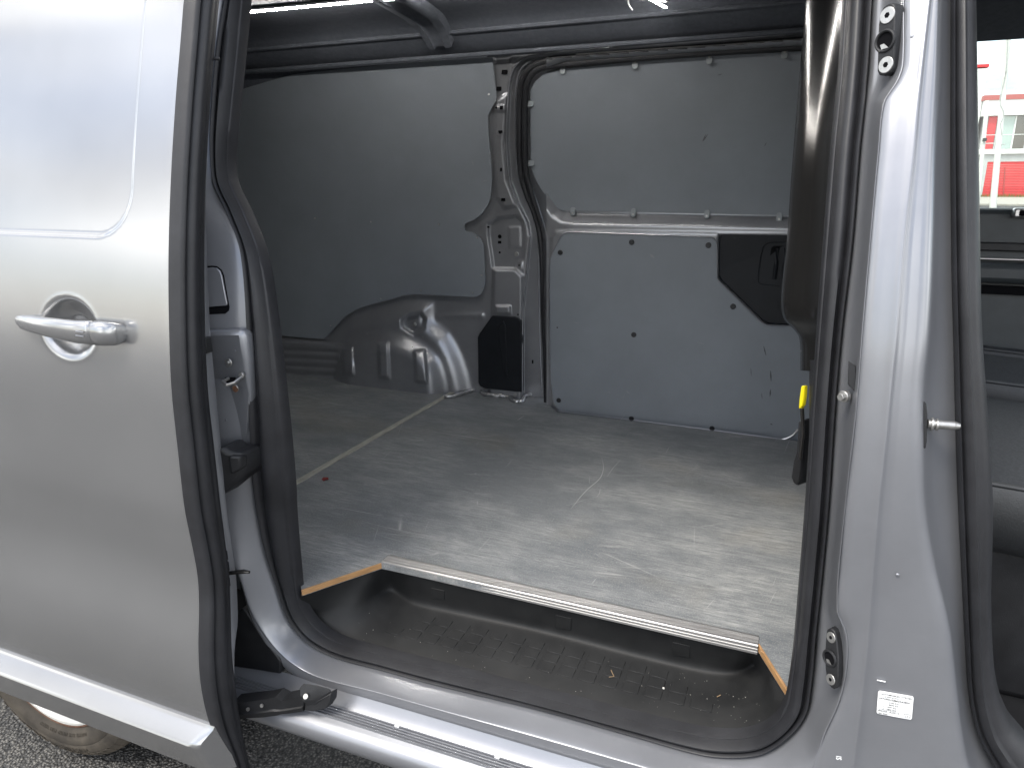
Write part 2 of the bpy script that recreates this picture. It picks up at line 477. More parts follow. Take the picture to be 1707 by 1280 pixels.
# ---- closed shell: roof, near rear side, rear wall, bulkhead, underfloor
XR, XB = -3.1, 0.13
prof = [(1.512, 1.893), (1.495, 1.900), (1.455, 1.918), (1.40, 1.955), (1.36, 1.985), (1.28, 2.005), (1.10, 2.02), (0.70, 2.02), (0.45, 1.99), (0.33, 1.93), (0.28, 1.88)]
xs = np.linspace(XR, XB, 40)
roof = B().grid([[(x, y, z) for y, z in spline(prof, 4)] for x in xs]).build('roof_lining', 'headlining', van, smooth=60)
oprof = [(1.74, 1.93), (1.68, 1.98), (1.52, 2.06), (0.96, 2.10), (0.40, 2.06), (0.26, 1.97)]
B().grid([[(x, y, z) for y, z in spline(oprof, 4)] for x in (XR - 0.1, 0.2, 1.0)]).build('roof_skin', 'paint', van, smooth=60)
B().box((XR - 0.02, 0.96, 1.25), (0.04, 1.6, 1.6)).build('rear_doors', 'liner', van)
B().box((XB + 0.015, 0.98, 1.28), (0.03, 1.36, 1.5)).build('bulkhead', 'liner', van)
B().box((-1.4, 0.96, FZ - 0.10), (3.4, 1.2, 0.02)).build('underbody', 'black', van)
# near-side inner wall behind the sliding door, and outer quarter panel
B().grid([[(x, near(z) + 0.155, z) for z in np.linspace(0.5, 1.92, 16)] for x in (XR, -1.19)]).build('near_wall_liner', 'liner', van)
zz = np.linspace(0.32, 1.98, 34)
q = B(); xx = np.linspace(-3.2, -1.12, 53)
gv = [[(x, near(z) + 0.012, z) for z in zz] for x in xx]
WX, WZ, WR = -1.735, GZ + 0.33, 0.33
b_ = len(zz); qf = []
for i in range(len(xx) - 1):
    for j in range(b_ - 1):
        cx, cz = (xx[i] + xx[i + 1]) / 2, (zz[j] + zz[j + 1]) / 2
        if math.hypot(cx - WX, cz - WZ) > 0.40: qf.append((i * b_ + j, i * b_ + j + 1, (i + 1) * b_ + j + 1, (i + 1) * b_ + j))
q.add([v for r_ in gv for v in r_], qf); q.build('quarter_panel', 'paint', van, smooth=60)
# wheel housing
hs = [[(WX + 0.41 * math.cos(t), y, WZ + 0.41 * math.sin(t)) for t in np.linspace(-0.3, math.pi + 0.3, 24)] for y in (0.02, 0.32)]
B().grid(hs).build('wheel_housing', 'black', van)
B().box((WX, 0.33, 0.35), (0.86, 0.02, 0.8)).build('wheel_housing_wall', 'black', van)

# ---- rear wheel
wheel = empty('rear_wheel', (0, 0, 0), van)
def lathe(profile, n=72, cx=WX, cz=WZ):
    return [[(cx + r * math.cos(t), y, cz + r * math.sin(t)) for y, r in profile] for t in np.linspace(0, 2 * math.pi, n + 1)]
tp = [(0.030, 0.222), (0.006, 0.226), (-0.010, 0.236), (-0.020, 0.255), (-0.021, 0.272), (-0.018, 0.276), (-0.0195, 0.282), (-0.012, 0.302), (0.004, 0.320), (0.016, 0.327), (0.05, 0.330), (0.10, 0.331), (0.15, 0.330), (0.185, 0.325), (0.205, 0.300), (0.21, 0.25), (0.19, 0.21)]
B().grid(lathe(tp)).build('tyre', 'tyre', wheel, smooth=50)
rp_ = [(0.028, 0.226), (0.002, 0.227), (-0.006, 0.224), (-0.005, 0.219), (0.004, 0.213), (0.010, 0.200), (0.020, 0.185), (0.045, 0.165), (0.050, 0.12), (0.035, 0.09), (0.03, 0.0)]
B().grid(lathe(rp_)).build('rim', 'rim', wheel, smooth=40)
B().grid(lathe([(-0.0062, 0.2245), (-0.0078, 0.2265), (-0.0068, 0.2290), (0.0, 0.2300)])).build('rusty_rim_lip', 'rust', wheel)
# raised sidewall lettering and shoulder blocks
def tyre_text(s, r, a0, size, flip=True):
    cu = bpy.data.curves.new('tmp', 'FONT'); cu.body = s; cu.size = size; cu.extrude = 0.0012; cu.resolution_u = 2
    t = bpy.data.objects.new('tmp', cu); COL.objects.link(t)
    dg = bpy.context.evaluated_depsgraph_get(); dg.update()
    me = bpy.data.meshes.new_from_object(t.evaluated_get(dg)); bpy.data.objects.remove(t)
    tpa = np.array(tp)
    for v in me.vertices:
        rr = r + v.co.y; a = a0 - v.co.x / r
        i = np.interp(rr, tpa[1:10, 1], tpa[1:10, 0])
        v.co = Vector((WX + rr * math.cos(a), i - 0.0005 - max(0, v.co.z), WZ + rr * math.sin(a)))
    me.materials.clear(); me.materials.append(M['tyre'])
    o = bpy.data.objects.new('sidewall_lettering', me); COL.objects.link(o); o.parent = wheel
tyre_text('215/65 R16C', 0.284, rad(-66), 0.020)
tyre_text('195 55 R16', 0.284, rad(-100), 0.018)
tyre_text('TUBELESS  STEEL BELTED  PLIES TREAD', 0.242, rad(-60), 0.011)
tb = B()
for k in range(60):
    a = 2 * math.pi * k / 60
    for (r0, y0, r1, y1) in ((0.303, -0.0125, 0.323, 0.008),):
        w = 0.011
        pts = [(WX + r * math.cos(a + s * w / r), y, WZ + r * math.sin(a + s * w / r)) for (r, y, s) in ((r0, y0, -1), (r1, y1, -1), (r1, y1, 1), (r0, y0, 1))]
        tb.prism(pts, (0.0012 * math.cos(a), -0.0012, 0.0012 * math.sin(a)))
tag(tb.build('shoulder_blocks', 'tyre', wheel, bevel=0.001), kind='stuff')

# ---- cargo floor
def zpoly(px, z): return [PZ(p, z) for p in px]
SX = -1.374
e0, e1, e2, e3 = PZ((503, 984), FZ), PZ((636, 939), FZ), PZ((1263, 1073), FZ), PZ((1313, 1152), FZ)
front_poly = [(SX + 0.0015, 0.16, FZ), (e0[0] - 0.05, 0.16, FZ), tuple(e0), tuple(e1), tuple(e2), tuple(e3), (e3[0] + 0.045, 0.19, FZ), (XB, 0.19, FZ), (XB, 1.50, FZ),
              tuple(PZ((1345, 737), FZ)), tuple(PZ((928, 687), FZ)), tuple(PZ((902, 660), FZ)), (-1.0, 1.76, FZ), (SX + 0.0015, 1.76, FZ)]
fb = B().prism(front_poly, (0, 0, -0.014)).build('floor_board', 'floor', van, smooth=0)
rb = B().prism([(XR, 0.16, FZ), (SX - 0.0015, 0.16, FZ), (SX - 0.0015, 1.76, FZ), (XR, 1.76, FZ)], (0, 0, -0.014)).build('floor_board', 'floor', van, smooth=0)
st = B().box((SX, 0.96, FZ + 0.0012), (0.024, 1.56, 0.0024)).build('floor_joint_strip', 'seam', van, bevel=0.0008)
# bare plywood edge, a thin raised lip along the cut-outs
for a, b2 in ((e0, e1), (e2, e3)):
    d = (b2 - a) / np.linalg.norm(b2 - a); nrm = np.array([d[1], -d[0], 0])
    if nrm[1] > 0: nrm = -nrm
    B().prism([a + nrm * 0.0006, b2 + nrm * 0.0006, b2 - nrm * 0.004, a - nrm * 0.004], (0, 0, -0.0138)).build('plywood_edge', 'ply', fb, bevel=0.001)
    for o_ in [COL.objects[-1]] if False else []: pass
for o_ in fb.children: o_.location.z = 0.0007
# aluminium nosing with grooves
nose = empty('edge_nosing', (0, 0, 0), van)
sec = [(0.314, 0.0012), (0.314, 0.0030), (0.309, 0.0030), (0.307, 0.0022), (0.304, 0.0034), (0.301, 0.0022), (0.298, 0.0034), (0.295, 0.0022), (0.292, 0.0034), (0.289, 0.0022), (0.286, 0.0036), (0.281, 0.0036),
       (0.2785, 0.0020), (0.2785, -0.003), (0.2805, -0.0042), (0.2785, -0.0055), (0.2785, -0.0095), (0.2805, -0.0108), (0.2785, -0.012), (0.2785, -0.017), (0.2815, -0.017), (0.2815, 0.0012)]
nb_ = B(); n_ = len(sec)
x0_, x1_ = e1[0] - 0.003, e2[0] + 0.001
yo = float((e1[1] + e2[1]) / 2) - 0.2815
vv = [(x, y + yo, FZ + z) for x in (x0_, x1_) for y, z in sec]
nb_.add(vv, [tuple(range(n_)), tuple(range(2 * n_ - 1, n_ - 1, -1))] + [(i, (i + 1) % n_, (i + 1) % n_ + n_, i + n_) for i in range(n_)])
nb_.build('aluminium_strip', 'alu', nose, smooth=0)
# scratches: thin ribbons of scraped coating
sc = B()
def scratch(px, w):
    p = np.array([PZ(a, FZ + 0.0005) for a in spline(px, 5)]); t = np.gradient(p, axis=0); t /= np.linalg.norm(t, axis=1)[:, None]
    nrm = np.stack([-t[:, 1], t[:, 0], t[:, 2] * 0], 1)
    ww = w * np.sin(np.linspace(0.15, math.pi - 0.15, len(p)))[:, None]
    sc.grid(np.stack([p - nrm * ww, p + nrm * ww], 1))
scratch([(1003, 762), (1006, 780), (1000, 797), (980, 815), (966, 830), (952, 848)], 0.0011)
scratch([(1036, 765), (1022, 780), (1011, 796)], 0.0006)
scratch([(1001, 812), (999, 822), (994, 829)], 0.0006)
scratch([(700, 716), (745, 723), (800, 731), (880, 741)], 0.0010)
scratch([(770, 727), (830, 735)], 0.0012)
scratch([(640, 770), (690, 777)], 0.0008)
scratch([(560, 845), (640, 860)], 0.0008)
scratch([(860, 702), (875, 692)], 0.0012)
rnd = random.Random(3)
for _ in range(130):
    x, y = rnd.uniform(520, 1310), rnd.uniform(700, 1040)
    if y > 930 + (x - 620) * 0.2: continue
    L = rnd.uniform(6, 40); a = rnd.choice([rnd.gauss(0.18, 0.12), rnd.gauss(-0.9, 0.3), rnd.gauss(0.2, 0.1)])
    scratch([(x, y), (x + L * 0.5 * math.cos(a), y + L * 0.5 * math.sin(a) + rnd.uniform(-1, 1)), (x + L * math.cos(a), y + L * math.sin(a))], rnd.uniform(0.0002, 0.0005))
M['scr'] = mat('scraped_coating', (0.42, 0.42, 0.41), 0.6)
tag(sc.build('scratch_marks', 'scr', fb, smooth=0), kind='stuff')

# ---- step tray
def tread_pt(p):                       # sloping tread plane
    d = ray(p); k, y0, z0 = 0.24, 0.16, 0.43
    t = (z0 + k * (CAM[1] - y0) - CAM[2]) / (d[2] - k * d[1])
    return CAM + d * t
tk = [((500, 992), None, (508, 1013)), ((560, 971), None, (525, 1036)), ((622, 948), None, (563, 1063)), ((640, 945), (652, 980), (628, 1082)), ((680, 954), (690, 1002), (680, 1095)),
      ((740, 968), (750, 1016), (740, 1111)), ((900, 1003), (900, 1048), (900, 1152)), ((1055, 1038), (1055, 1088), (1055, 1190)), ((1180, 1066), (1170, 1115), (1172, 1218)),
      ((1240, 1080), (1222, 1119), (1231, 1221)), ((1262, 1086), (1258, 1106), (1269, 1212)), ((1285, 1112), None, (1292, 1197)), ((1305, 1142), None, (1308, 1172)), ((1315, 1160), None, (1317, 1164))]
T, Mm, L = [], [], []
for i, (a, m_, c) in enumerate(tk):
    T.append(PZ(a, FZ - 0.015)); L.append(PY(c, 0.158)); Mm.append(tread_pt(m_) if m_ else None)
for i, f_ in ((0, 0.5), (1, 0.55), (2, 0.42), (11, 0.45), (12, 0.5), (13, 0.5)):
    Mm[i] = lerp(T[i], L[i], f_) - np.array([0, 0, 0.012])
T, Mm, L = spline(T, 4), spline(Mm, 4), spline(L, 4)
rows = [T + np.array([0, 0.004, 0.001]), T, lerp(T, Mm, 0.5), lerp(T, Mm, 0.86), lerp(Mm, L, 0.04), lerp(Mm, L, 0.14), lerp(Mm, L, 0.5), L, L + np.array([0, -0.01, -0.02])]
tray = B().grid(np.stack(rows, 0)).build('step_tray', 'tray', van, subsurf=2)
from mathutils.bvhtree import BVHTree
_dg = bpy.context.evaluated_depsgraph_get(); _dg.update()
tray_bvh = BVHTree.FromObject(tray, _dg)
def tread_hit(d):
    d = Vector(d).normalized(); hit = tray_bvh.ray_cast(Vector(CAM), d)
    return np.array(hit[0]) if hit[0] is not None else None
def lift_tread(p39, up):
    d = np.array(p39) - CAM; k, y0, z0 = 0.24, 0.16, 0.43
    t = (z0 + k * (CAM[1] - y0) - CAM[2]) / (d[2] - k * d[1])
    q = tread_hit(d)
    return (q if q is not None else CAM + d * t) + np.array([0, 0, up])
for row in range(3):
    for i in range(16):
        if (row == 1 and i in (0, 15)) or (row == 2 and i in (0, 14, 15)): continue
        w = 0.0365 if i < 15 else 0.045
        x = -0.860 + 0.0489 * i; y = 0.2655 + 0.0012 * i + 0.0352 * row
        c4 = [lift_tread((a, b2, 0.39), 0.0015) for a, b2 in ((x, y), (x + w, y), (x + w, y + 0.029), (x, y + 0.029))]
        bb = B().prism(c4, (0, 0, -0.004)).build('tread_block', 'tray', tray, bevel=0.0007, segs=1)
for x0, x1, ya, yb, sl in ((719, 741, 979, 996, 0.22), (926, 952, 1024, 1046, 0.23), (1121, 1150, 1069, 1091, 0.24)):
    px = [(x0, ya), (x1, ya + (x1 - x0) * sl), (x1, yb + (x1 - x0) * sl * 0.6), (x0, yb)]
    B().prism([tread_hit(ray(p)) + np.array([0, -0.0016, 0.0]) for p in px], (0, 0.006, 0)).build('clip_cover', 'tray', tray, bevel=0.001)

# ---- far side: pressed inner wall with wheel arch
HX, HY = np.arange(300, 914, 2.0), np.arange(70, 690, 2.0)
gx, gy = np.meshgrid(HX, HY); PP = np.stack([gx.ravel(), gy.ravel()], 1)
h = np.zeros(len(PP))
def press(poly, amp, w, w2=0.0):
    global h
    h += amp * sstep((sdf(PP, poly) + w2) / w)
def ridge(pl, amp, w):
    global h
    h += amp * np.exp(-(linedist(PP, pl) / w) ** 2)
A1 = [(536, 700), (541, 640), (548, 605), (562, 578), (585, 558), (620, 547), (660, 546), (694, 557), (715, 571), (737, 592), (748, 620), (753, 655), (754, 700)]
A2 = [(524, 700), (532, 590), (545, 563), (566, 540), (594, 519), (640, 503), (694, 494), (726, 500), (733, 530), (756, 552), (778, 595), (792, 650), (794, 700)]
A1 = [tuple(p) for p in spline(A1, 8)]; A2 = [tuple(p) for p in spline(A2, 8)]
press(A2, 0.047, 40); press(A1, 0.060, 44)
ridge([(733, 529), (745, 527), (770, 526), (802, 526)], 0.007, 5.0)
for xa, xb, ya, yb, s in ((567, 590, 574, 628, 3), (627, 649, 566, 634, 3), (687, 711, 579, 641, 4)):
    press([(xa, ya + 4), (xb, ya), (xb + s, yb), (xa + s, yb - 3)], 0.013, 6)
press([(666, 532), (680, 521), (703, 517), (713, 530), (709, 549), (690, 561), (667, 547)], -0.032, 7)
h_arch = h.copy(); h[:] = 0
press([(300, 548), (460, 559), (542, 566), (640, 572), (640, 700), (300, 700)], 0.055, 9)
for y0 in (583, 596, 609, 622):
    ridge([(300, y0 - 8), (560, y0 + 4)], -0.008, 3.2)
h = np.maximum(h_arch, h)
# far post
press([(822, 166), (850, 150), (843, 240), (848, 300), (866, 345), (840, 352), (824, 330), (820, 240)], 0.012, 8)
press([(812, 372), (828, 361), (862, 357), (873, 368), (876, 390), (874, 430), (868, 452), (820, 450), (816, 420), (812, 395)], -0.013, 5)
press([(846, 377), (869, 376), (870, 413), (848, 414)], 0.004, 3)
press([(820, 446), (860, 446), (870, 456), (874, 458), (872, 700), (812, 700), (818, 520)], 0.022, 6)
press([(824, 508), (852, 508), (853, 525), (824, 525)], 0.014, 4)
press([(862, 436), (872, 430), (872, 450), (856, 451)], 0.010, 3)
press([(820, 92), (853, 90), (852, 106), (824, 107)], -0.010, 3)
press([(821, 180), (828, 174), (842, 174), (846, 186), (838, 190), (824, 188)], 0.010, 5)
line1 = [(960, 84), (877, 97), (857, 114), (849, 141), (845, 235), (850, 302), (864, 339), (879, 370), (884, 396), (878, 457), (872, 516), (871, 600), (871, 667)]
press(line1 + [(871, 720), (1000, 720), (1000, 60)], -0.035, 4, 2)
def warp(px, py, hh):
    q = PY((px, py), FAR0 - hh)
    for _ in range(6): q = PY((px, py), FAR0 - 0.85 * lean(q[2]) - hh)
    return q
gw = np.array([warp(p[0], p[1], hh) for p, hh in zip(PP, h)]).reshape(len(HY), len(HX), 3)
far_wall = B().grid(gw).build('inner_side_wall', 'paint_in', van, smooth=179)
hmap = h.reshape(len(HY), len(HX))
def H(px, py):
    return float(hmap[int(np.clip(round((py - 70) / 2), 0, len(HY) - 1)), int(np.clip(round((px - 300) / 2), 0, len(HX) - 1))])
def PW(p, up=0.0): return warp(p[0], p[1], H(*p) + up)
# rear part of that wall, hidden from here
B().grid([[(x, FAR0 - 0.85 * lean(z) + 0.004, z) for z in np.linspace(0.4, 1.93, 14)] for x in (XR, -2.0)]).build('rear_side_wall', 'paint_in', van)
for k in (line1, [(960, 93), (917, 99), (877, 107), (862, 134), (859, 202), (862, 286), (874, 322), (891, 358), (897, 399), (898, 470), (899, 545), (901, 600), (903, 652)]):
    pl = spline(k, 6)
    up = 0.030 if k is line1 else 0.0
    pts = [warp(p[0], p[1], up if k is not line1 else max(0.004, H(p[0] - 5, p[1]) + 0.003)) for p in pl]
    B().tube(pts, 0.0032, 8).build('door_flange', 'paint_jamb', far_wall)
# floor joint sealant along the foot of the wall
pl = spline([(741, 661), (756, 660), (770, 656), (786, 651), (800, 649), (808, 656), (830, 659), (849, 661), (856, 667), (871, 668), (876, 660), (890, 656), (902, 652)], 8)
pts = [PZ(p, FZ + 0.007) + np.array([0, -0.004 + 0.003 * noise.noise(Vector((i * 0.5, 0, 0))), 0.004 * noise.noise(Vector((i * 0.37, 5, 0)))]) for i, p in enumerate(pl)]
B().tube(pts, [0.0075 + 0.003 * noise.noise(Vector((i * 0.6, 9, 2))) for i in range(len(pl))], 10).build('floor_sealant', 'weld', far_wall)
# holes and fasteners in the post
for (x, y, w_, h_) in ((841.5, 120.6, 9, 7.5), (832, 148.5, 8, 7), (836, 180, 5.2, 6), (835.5, 283, 3, 6), (839, 333, 6.5, 5), (815, 378.5, 5.5, 3), (833, 404, 5.5, 4.5), (888, 603, 2.5, 6)):
    c4 = [PW((x + a * w_ / 2, y + b2 * h_ / 2), 0) for a, b2 in ((-1, -1), (1, -1), (1, 1), (-1, 1))]
    yy = min(c[1] for c in c4)
    B().prism([(c[0], yy - 0.0008, c[2]) for c in c4], (0, 0.004, 0)).build('slot_hole', 'hole', far_wall, smooth=0)
for (x, y, r) in ((827, 180, 1.6), (834, 219.6, 3.6), (833, 394.5, 3.6), (833, 421, 2.0), (865.6, 442.5, 1.8), (863.4, 524.5, 1.6)):
    disc('round_hole', PW((x, y), 0.001) + np.array([0, 0.002, 0]), (0, -1, 0), r * 0.0023, 0.0022, 'hole', far_wall)
cr = [PW((834, 219.6), 0.001) + 0.0135 * np.array([math.cos(t), 0, math.sin(t)]) for t in np.linspace(0, 2 * math.pi, 20)]
B().tube(cr, 0.0018, 6, cap=False, up=(0, 1, 0)).build('hole_rim', 'paint_in', far_wall)
disc('post_bolt', PW((861.6, 424), 0.0), (0, -1, 0.1), 0.009, 0.006, 'steel', far_wall, bevel=0.001)
c_ = PW((691, 541), 0.0); disc('arch_bolt', c_, (-0.0, -1, 0.2), 0.010, 0.006, 'steel', far_wall, bevel=0.001)
disc('arch_bolt_head', c_ + np.array([0, -0.006, 0.001]), (0, -1, 0.2), 0.005, 0.006, 'steel', far_wall, n=6)
for (x, y) in ((678, 558), (688, 578), (705, 562), (743, 596)):
    disc('panel_pimple', PW((x, y), 0.0), (0, -1, 0), 0.003, 0.002, 'steel', far_wall, n=8)
# black access cover at the foot of the post
cov = [(820, 526.5), (857.5, 528), (864.5, 530), (869, 536), (869.5, 654), (840, 651), (807.5, 647.6), (800, 644), (797, 637.5), (796, 562.5), (799, 556)]
cy = min(PW(p, 0)[1] for p in cov) - 0.002
cf = [PY(p, cy - 0.004) for p in cov]
cover = B().prism(cf, (0, 0.03, 0)).build('access_cover', 'cover', van, bevel=0.004)
B().prism([PY(p, cy - 0.0075) for p in ((839, 534), (843, 545), (846, 632), (838, 618), (830, 560), (829, 548))], (0, 0.006, 0)).build('cover_rib', 'cover', cover, bevel=0.003)
disc('cover_screw', PY((859, 658), cy + 0.0), (0, -1, 0.3), 0.008, 0.006, 'steel', cover, bevel=0.001)

# ---- grey wall liner (rear)
lin = [(397, 151), (447, 136), (491, 124), (588, 114), (716, 102), (820, 96), (824, 128), (828, 165), (813, 193), (815, 235), (819, 280), (820, 300), (818, 329), (813, 343), (803, 357), (790, 367), (775, 373), (773, 384), (788, 388),
       (800, 396), (806, 408), (808, 440), (809, 472), (806, 484), (800, 492), (792, 495.5), (740, 493), (694, 490.5), (673, 492.5), (653, 499), (620, 507), (594, 516), (576, 527), (559, 545), (546, 560), (540, 564), (530, 565), (462, 559), (300, 548), (300, 176)]
lo = 0.011
liner = sheet('rear_wall_liner', lin, 'liner', van, lo + 0.004, 0.006)
sheet('roof_valance', [(300, 190), (397, 160), (447, 144), (491, 132), (588, 121), (716, 108), (812, 100), (812, 84), (300, 84)], 'headlining', van, lo - 0.002, 0.004)
for (x, y) in ((815, 158), (525.5, 364), (618.5, 370), (732, 374), (796, 396), (803, 459), (788, 488), (702, 484), (635, 498), (551.5, 543)):
    disc('liner_screw', PF((x, y), lo + 0.0035), (0, -1, 0.15), 0.0036, 0.0025, 'steel', liner, n=10)
M['mark'] = mat('pale_scuff', (0.22, 0.235, 0.24), 0.6)
M['darkmark'] = mat('dark_scuff', (0.045, 0.048, 0.05), 0.6)

# ---- far sliding door, seen from inside
DX, DY = np.arange(911, 1400, 2.5), np.arange(60, 780, 2.5)
gx, gy = np.meshgrid(DX, DY); PP = np.stack([gx.ravel(), gy.ravel()], 1)
h = np.full(len(PP), 0.055)
WIN = [(884, 151), (890, 139), (905, 124.5), (934, 116), (1085, 101), (1186, 94), (1337, 86), (1420, 80), (1420, 364), (1322, 359.5), (936, 351), (928, 347), (917, 336), (904, 319), (894, 302), (887, 286), (885, 275)]
WOUT = [(870, 150), (880, 122), (905, 104), (940, 92), (1420, 60), (1420, 384), (1320, 383), (1100, 379), (960, 377), (935, 374), (918, 362), (900, 335), (880, 300), (872, 270)]
press(WOUT, -0.050, 24)
press([(916, 395), (925, 383), (950, 381), (1420, 390), (1420, 760), (915, 700)], 0.006, 6)
press([(1196, 389), (1420, 392), (1420, 546), (1278, 545), (1196, 466)], -0.030, 7)
def warpd(px, py, hh): return warp(px, py, hh)
gd = np.array([warpd(p[0], p[1], hh) for p, hh in zip(PP, h)]).reshape(len(DY), len(DX), 3)
fdb = B(); nc = len(DX)
fdb.add(gd.reshape(-1, 3), [(i * nc + j, i * nc + j + 1, (i + 1) * nc + j + 1, (i + 1) * nc + j) for i in range(len(DY) - 1) for j in range(nc - 1) if DY[i] > 99 - (DX[j] - 900) * 0.078])
far_door = fdb.build('far_door_skin', 'paint_in', van, smooth=179)
ws = sheet('window_liner', WIN, 'liner', van, 0.016, 0.008)
for (x, y, v_) in ((263, 347, 1), (622, 320, 1), (990, 296, 1), (1363, 270, 1), (98, 517, 0), (103, 812, 0), (313, 1050, 2), (613, 1056, 2), (978, 1064, 2), (1337, 1079, 2)):
    cx, cy_ = 850 + x / 2.977, y / 2.977
    c = PF((cx, cy_), 0.018)
    rx, rz = (0.017, 0.010) if v_ == 0 else (0.010, 0.015)
    pts = [c + np.array([rx * math.copysign(abs(math.cos(t)) ** 0.6, math.cos(t)), 0, rz * math.copysign(abs(math.sin(t)) ** 0.6, math.sin(t))]) for t in np.linspace(0, 2 * math.pi, 18, False)]
    B().prism(pts, (0, -0.004, 0)).build('liner_clip', 'clip', ws, bevel=0.001)
    sgn = {0: (-0.007, 0), 1: (0, 0.006), 2: (0, -0.006)}[v_]
    disc('clip_screw', c + np.array([sgn[0], -0.0035, sgn[1]]), (0, -1, 0), 0.0035, 0.002, 'steel', ws, n=8)
LOW = [(916, 445), (918, 430), (929, 406), (936, 393), (941, 389), (949, 387.5), (1080, 392), (1184, 396), (1190, 398.5), (1194, 405), (1195, 461), (1197, 467), (1202, 473), (1265, 534), (1272, 539.5), (1280, 542.5), (1320, 544), (1380, 546),
       (1380, 742), (1318, 735), (1128, 713), (932, 687), (923, 668), (918, 635)]
low = sheet('lower_door_liner', LOW, 'liner', van, 0.070, 0.008)
# bright cut edge of that panel
for seg in ([(916, 600), (916, 445), (918, 430), (929, 406), (936, 393), (941, 389), (949, 387), (1080, 391.5), (1184, 395.5), (1190, 398), (1194.5, 405), (1195.5, 461), (1197.5, 467), (1202.5, 472.5), (1265, 533.5), (1272, 539), (1280, 542), (1340, 544)],
            [(926, 685), (1040, 698.5), (1180, 716), (1310, 733)]):
    B().tube([PF(p, 0.071) for p in spline(seg, 4)], 0.0022, 6).build('panel_edge_trim', 'paint_jamb', low)
B().tube([PF(p, 0.074) for p in spline([(1296, 733.5), (1310, 731), (1322, 725), (1330, 716)], 5)], 0.004, 8).build('panel_edge_trim', 'alu', low)
for (x, y) in ((934, 421), (1053, 404), (1181, 409), (1222, 511), (1056.5, 558), (931.5, 667), (1052.5, 697.6), (1187, 714)):
    disc('push_rivet', PF((x, y), 0.0695), (0, -1, 0), 0.0105, 0.0035, 'black', low, bevel=0.0012, r1=0.0095)
disc('pin_hole', PF((929, 546), 0.0698), (0, -1, 0), 0.003, 0.001, 'hole', low, n=8)
def marks(name, lst, surf, off, m, parent):
    b = B()
    for (x, y, dx, dy, w) in lst:
        p = [surf((x + dx * t, y + dy * t), off) for t in (-0.5, 0.0, 0.5)]
        d = p[2] - p[0]; nrm = np.array([-d[2], 0, d[0]]); nrm /= np.linalg.norm(nrm)
        ww = [w * 0.3, w, w * 0.25]
        b.grid([[q - nrm * k, q + nrm * k] for q, k in zip(p, ww)])
    return tag(b.build(name, m, parent, smooth=0), kind='stuff')
marks('dark_scuffs', [(1275, 585, 4, 16, .002), (1285, 627, 1, 18, .0025), (1284, 655, -1, 12, .0025), (1270, 660, 1, 10, .001), (1286, 707, 4, 2, .002), (1252, 620, 1, 14, .001), (1176, 230, 8, -12, .0015)], PF, 0.0712, 'darkmark', low)
marks('pale_scuffs', [(1087, 427, 7, 6, .005), (961, 538, 10, 2, .002), (1047, 654, 6, 5, .003), (1168, 572, 12, 4, .0015), (1015, 654, 5, 1, .002), (1040, 660, 3, -10, .001), (1200, 712, 5, 1, .002)], PF, 0.0713, 'mark', low)
marks('pale_scuffs', [(721, 112, 8, 2, .002), (740, 109, 3, 1, .003), (728, 118, 3, 1, .003), (757, 114, 4, 0, .002), (788, 272, 3, 8, .003), (808, 302, 10, -2, .0015), (435, 484, 14, 1, .0015), (776, 113, 4, 1, .002)], PF, lo + 0.0046, 'mark', liner)
marks('dark_scuffs', [(1174, 230, 6, -12, .0014), (1276, 241, 3, -6, .001), (1200, 125, 8, -2, .001)], PF, 0.0166, 'darkmark', ws)
# dark corner trim with grab recess
CT = [(1198, 406), (1199.5, 396), (1203, 391), (1210, 389.5), (1340, 391.5), (1400, 392), (1400, 543), (1316, 542), (1280, 539.5), (1270, 533), (1204, 469), (1199, 461), (1198, 452)]
ct = plate('corner_trim', CT, 'cover', van, PF, 0.055, 0.02, bevel=0.004, smooth=0)
B().tube([PF(p, 0.056) for p in spline([(1330, 405), (1285, 404), (1276, 407), (1271, 415), (1264, 462), (1265, 471), (1272, 474), (1330, 477)], 5)], 0.003, 8).build('recess_rim', 'cover', ct)
plate('grab_recess', [(1290, 410), (1340, 410), (1340, 472), (1277, 470), (1276, 466), (1286, 413)], 'hole', ct, PF, 0.0565, 0.003, bevel=0.0, smooth=0)
B().tube([PF((1296, 414), 0.06), PF((1294, 440), 0.066), PF((1291, 465), 0.06)], 0.007, 8).build('grab_bar', 'cover', ct)
B().tube([PF((1310, 414), 0.06), PF((1308, 440), 0.066), PF((1306, 465), 0.06)], 0.007, 8).build('grab_bar', 'cover', ct)
# far door seal: two dark ribs
for dx, r_, up in ((0, 0.012, 0.018), (9, 0.011, 0.024)):
    k = [(911 + dx * 0.35, 670), (910 + dx * 0.3, 600), (907 + dx * 0.3, 545), (904 + dx * 0.5, 437), (899 + dx * 0.7, 385), (889 + dx * 0.7, 350), (876 + dx, 318), (868 + dx, 285), (866 + dx, 210), (868 + dx, 150), (877 + dx * 0.8, 122 + dx * 0.7), (902, 105 + dx), (960, 97 + dx), (1120, 84 + dx), (1345, 68 + dx), (1400, 64 + dx)]
    B().tube([warp(p[0], p[1], up) for p in spline(k, 6)], r_, 10).build('far_door_seal', 'rubber', van)
